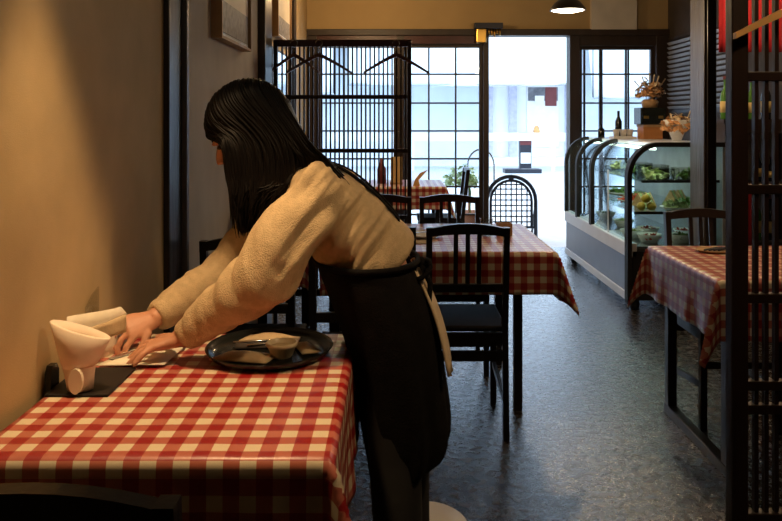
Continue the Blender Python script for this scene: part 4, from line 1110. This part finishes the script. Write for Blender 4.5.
def fold(p, n):
    v = 0.0
    for a, b in ((elN, wrN), (elF, wrF)):
        d = (b - a); dn = d.normalized(); t = (p - a).dot(dn)
        r = (p - a - dn * t).length
        if -0.10 < t < d.length + 0.02 and r < 0.12:
            k = max(0, 1 - r / 0.12) * min(1, (t + 0.10) / 0.08)
            v += k * (0.024 * noise.noise(Vector((t * 24 + p.y * 16, p.y * 9, p.z * 5))) + 0.008 * noise.noise(Vector((t * 60 + p.y * 30, p.y * 12, 7.0))))
    # soft drape folds running down the flank towards the arm
    al = (p.x * 0.62 + p.z * 0.78); ac = (p.x * 0.78 - p.z * 0.62)
    w = math.exp(-((p.y - 1.76) / 0.12) ** 2) if p.x > elN.x else 0.0
    w *= min(1, max(0, (p.x - elN.x) / 0.08))
    v += 0.034 * w * noise.noise(Vector((ac * 27, al * 5, 3.1))) + 0.012 * w * noise.noise(Vector((ac * 60, al * 9, 9.1)))
    v += 0.005 * noise.noise(p * 9)
    return v
vv = [(v.co.copy(), v.normal.copy()) for v in me.vertices]
for v, (p, n_) in zip(me.vertices, vv): v.co = p + n_ * fold(p, n_)
me.update()
bvh = BVHTree.FromPolygons([v.co.copy() for v in me.vertices], [tuple(p.vertices) for p in me.polygons])
wpart('sweater', me, 'sweater', 'loose camel knit sweater')

# apron skirt (wrapped round the hips) and bib
def ring_at(z, x0, x1, hy, yc=YP, k=1.0):
    return (Vector(((x0 + x1) / 2, yc, z)), Vector(((x1 - x0) / 2, 0, 0)), Vector((0, hy, 0)))
def zx(px, py): p = PX(px, py); return p.x, p.z
sec = [(260, 316, 414, 0.180), (280, 324, 422, 0.186), (305, 334, 432, 0.182), (335, 345, 438, 0.180), (370, 353, 444, 0.175), (405, 358, 449, 0.168), (440, 364, 451, 0.160), (456, 368, 440, 0.150)]
nseg = 64; vs = []; fs = []
for i, (py, l, r, hy) in enumerate(sec):
    xl, z = zx(l, py); xr, _ = zx(r, py)
    tilt = 0.0
    if i == 0: tilt = 0.02
    for j in range(nseg):
        a = 2 * PI * j / nseg
        wv = 0.007 * (i / 7) * math.sin(a * 9 + 0.5) + 0.004 * (i / 7) * math.sin(a * 15 + i * 0.3)
        cx, hx = (xl + xr) / 2, (xr - xl) / 2
        zz = z + (0.012 * math.cos(a) if i > 5 else 0)
        vs.append((cx + (hx + wv) * math.cos(a), YP + (hy + wv) * math.sin(a), zz))
for i in range(len(sec) - 1):
    for j in range(nseg): fs.append((i * nseg + j, i * nseg + (j + 1) % nseg, (i + 1) * nseg + (j + 1) % nseg, (i + 1) * nseg + j))
ap = MB()._add(vs, fs, True).mesh('apron')
apo = wpart('apron', ap, 'apron', 'long black wrap apron')
so = apo.modifiers.new('thickness', 'SOLIDIFY'); so.thickness = 0.004
sb = apo.modifiers.new('smooth', 'SUBSURF'); sb.levels = 1; sb.render_levels = 1
def snap(p, off=0.004):
    loc, n_, i, d = bvh.find_nearest(p)
    return loc + n_ * off, n_
def ribbon(pts, w, th=0.003, off=0.004, m=24):
    P = []; cum = [Vector(p) for p in pts]
    for i in range(len(cum) - 1):
        for k in range(5): P.append(cum[i].lerp(cum[i + 1], k / 5))
    P.append(cum[-1])
    S = [snap(p, off) for p in P]
    for _ in range(2):
        S = [S[0]] + [((S[i - 1][0] + S[i][0] * 2 + S[i + 1][0]) / 4, S[i][1]) for i in range(1, len(S) - 1)] + [S[-1]]
    rows = []
    for i, (p, n_) in enumerate(S):
        t = (S[min(i + 1, len(S) - 1)][0] - S[max(i - 1, 0)][0]).normalized()
        b = t.cross(n_).normalized()
        rows.append([p - b * w / 2 + n_ * 0.001, p + n_ * 0.003, p + b * w / 2 + n_ * 0.001])
    return MB().sheet(rows, th)
wpart('apron_strap', ribbon([PX(282, 184, 1.80), PX(290, 170, 1.82), PX(312, 160, 1.85), PX(336, 172, 1.87), PX(362, 198, 1.89), PX(388, 228, 1.91), PX(412, 258, 1.92)], 0.022).mesh('apron_strap'), 'apron', 'black shoulder strap', apo)
wpart('apron_strap', ribbon([PX(285, 180, 2.03), PX(300, 160, 2.02), PX(322, 160, 1.99), PX(350, 184, 1.96), PX(380, 218, 1.94), PX(412, 258, 1.93)], 0.022).mesh('apron_strap'), 'apron', 'black shoulder strap', apo)
# waist tie and bow
vs_ = [(Vector(((zx(318, 262)[0] + zx(416, 262)[0]) / 2 + (0.006 + (zx(416, 262)[0] - zx(318, 262)[0]) / 2) * math.cos(a), YP + 0.181 * math.sin(a), zx(0, 263)[1] + 0.012)),) for a in [2 * PI * i / 40 for i in range(40)]]
wpart('waist_tie', MB().tube([v[0] for v in vs_], 0.008, 6, True).mesh('waist_tie'), 'apron', None, apo)
b0 = PX(416, 262, 1.90)
bw = MB()
for s in (-1, 1):
    bw.tube([b0 + Vector((0.012 * math.sin(a) * 2.0 + 0.012, s * 0.05 * math.sin(a / 2) ** 2, -0.030 * math.sin(a / 2) ** 2 + 0.012 * math.sin(a))) for a in [2 * PI * i / 14 for i in range(15)]], 0.006, 6)
    bw.tube([b0 + Vector((0.01, s * 0.006, 0)), b0 + Vector((0.035, s * 0.02, -0.05)), b0 + Vector((0.03, s * 0.03, -0.13))], [0.006, 0.007, 0.006], 6)
bw.ball(b0 + Vector((0.012, 0, 0)), 0.014)
wpart('apron_bow', bw.mesh('apron_bow'), 'apron', 'knotted apron bow', apo)
# pale tunic tail behind
rows = []
for i in range(11):
    t = i / 10
    x, z = zx(lin(416, 450, t ** 0.85) + 4 * math.sin(PI * t), lin(264, 362, t))
    half = lin(0.05, 0.11, t)
    rows.append([(x - 0.012 * (2 * j / 12 - 1) ** 2 + 0.004 * math.sin(j * 2.1) * t, YP + half * (2 * j / 12 - 1), z - 0.01 * math.sin(j * 0.5)) for j in range(13)])
wpart('tunic_tail', MB().sheet(rows, 0.006).mesh('tunic_tail'), 'tunic', 'cream cloth tail hanging below the apron bow')
# trousers and shoes
tr = MB()
for a, b, c in ((hipN, knN, anN), (hipF, knF, anF)):
    tr.tube([a, a.lerp(b, 0.5), b, b.lerp(c, 0.5), c - Vector((0, 0, 0.01))], [0.070, 0.074, 0.066, 0.060, 0.058], 16)
tr.ball((0.0, YP, 0.84), 0.075, 0.14, 0.06)
wpart('trousers', remeshed(tr, 0.009, 6, 'trousers'), 'trouser')
for c in (anN, anF):
    wpart('shoe', MB().loft([(c + Vector((0.055, 0, -0.05)), Yv * 0.03, Vector((0, 0, 0.035))), (c + Vector((0.0, 0, -0.048)), Yv * 0.042, Vector((0, 0, 0.04))), (c + Vector((-0.08, 0, -0.058)), Yv * 0.046, Vector((0, 0, 0.031))), (c + Vector((-0.15, 0, -0.066)), Yv * 0.042, Vector((0, 0, 0.022))), (c + Vector((-0.175, 0, -0.07)), Yv * 0.025, Vector((0, 0, 0.015)))], 16).mesh('shoe'), 'tray')

# hair: full volume plus combed strands
hv = MB()
hv.ball(H(-0.028, 0, 0.030), 0.106, 0.086, 0.097, 20, 12, HM)
def hr(px, py, hw, hd, dirx=1.0, tiltz=0.0):
    return (PX(px, py), Vector((hw, 0, tiltz * hw)), Vector((0, hd, 0)))
hv.loft([hr(262, 100, 0.070, 0.070), hr(265, 125, 0.090, 0.094), hr(268, 150, 0.098, 0.102), hr(264, 172, 0.090, 0.104), hr(257, 190, 0.070, 0.102), hr(252, 205, 0.050, 0.096), hr(248, 220, 0.028, 0.080), hr(246, 232, 0.010, 0.05)], 24)
hv.loft([hr(270, 120, 0.07, 0.085), hr(292, 146, 0.052, 0.095, tiltz=-0.5), hr(312, 160, 0.034, 0.085, tiltz=-0.7), hr(334, 176, 0.012, 0.05, tiltz=-0.7)], 20)
hme = remeshed(hv, 0.008, 5, 'hair')
hobj = wpart('hair', hme, 'hair', 'long straight black hair')
rnd = random.Random(5); st = MB()
hcen = H(-0.020, 0, 0.030)
for k in range(620):
    s = -1 if rnd.random() < 0.6 else 1        # -1: camera side
    u = rnd.random()
    f = lin(0.97, -0.97, u); q = math.sqrt(1 - f * f); thk = rnd.uniform(0.98, 1.06)
    def shell(th):
        return hcen + (fwd * f * 0.105 + Yv * s * q * 0.092 * math.sin(th) + upv * q * 0.103 * math.cos(th)) * thk
    top_pt, p0, p1 = shell(R(rnd.uniform(-4, 10))), shell(R(35)), shell(R(68))
    yy = YP + s * rnd.uniform(0.088, 0.104)
    mid_px = lin(221, 308, u); mid_py = rnd.uniform(138, 148)
    if u < 0.78:      # front hair falls straight down, back hair sweeps over the shoulder
        e_px = lin(236, 268, u / 0.78) + rnd.uniform(-6, 5); e_py = lin(224, 212, u) + rnd.uniform(-30, 16)
        l_px = lin(227, 292, u / 0.78)
        p3, p4 = PX(l_px, 180, YP + s * 0.106), PX(e_px, e_py, YP + s * rnd.uniform(0.085, 0.118))
    else:
        t_ = (u - 0.78) / 0.22
        p3, p4 = PX(lin(296, 328, t_), lin(163, 160, t_), YP + s * 0.095), PX(lin(288, 352, t_), lin(200, 184, t_), YP + s * rnd.uniform(0.04, 0.11))
    p2 = PX(mid_px, mid_py, yy)
    ctrl = [top_pt, p0, p1, p2, p3, p4]; pts = []
    for i in range(len(ctrl) - 1):
        a = ctrl[max(i - 1, 0)]; b = ctrl[i]; c = ctrl[i + 1]; d = ctrl[min(i + 2, len(ctrl) - 1)]
        for q in range(4):
            t_ = q / 4
            pts.append(0.5 * ((2 * b) + (c - a) * t_ + (2 * a - 5 * b + 4 * c - d) * t_ ** 2 + (3 * b - a - 3 * c + d) * t_ ** 3))
    pts.append(ctrl[-1])
    r0 = rnd.uniform(0.002, 0.0042)
    st.tube(pts, [r0 * 0.6] + [r0] * (len(pts) - 4) + [r0 * 0.8, r0 * 0.5, r0 * 0.15], 5)
wpart('hair_strands', st.mesh('hair_strands'), 'hair', None, hobj)
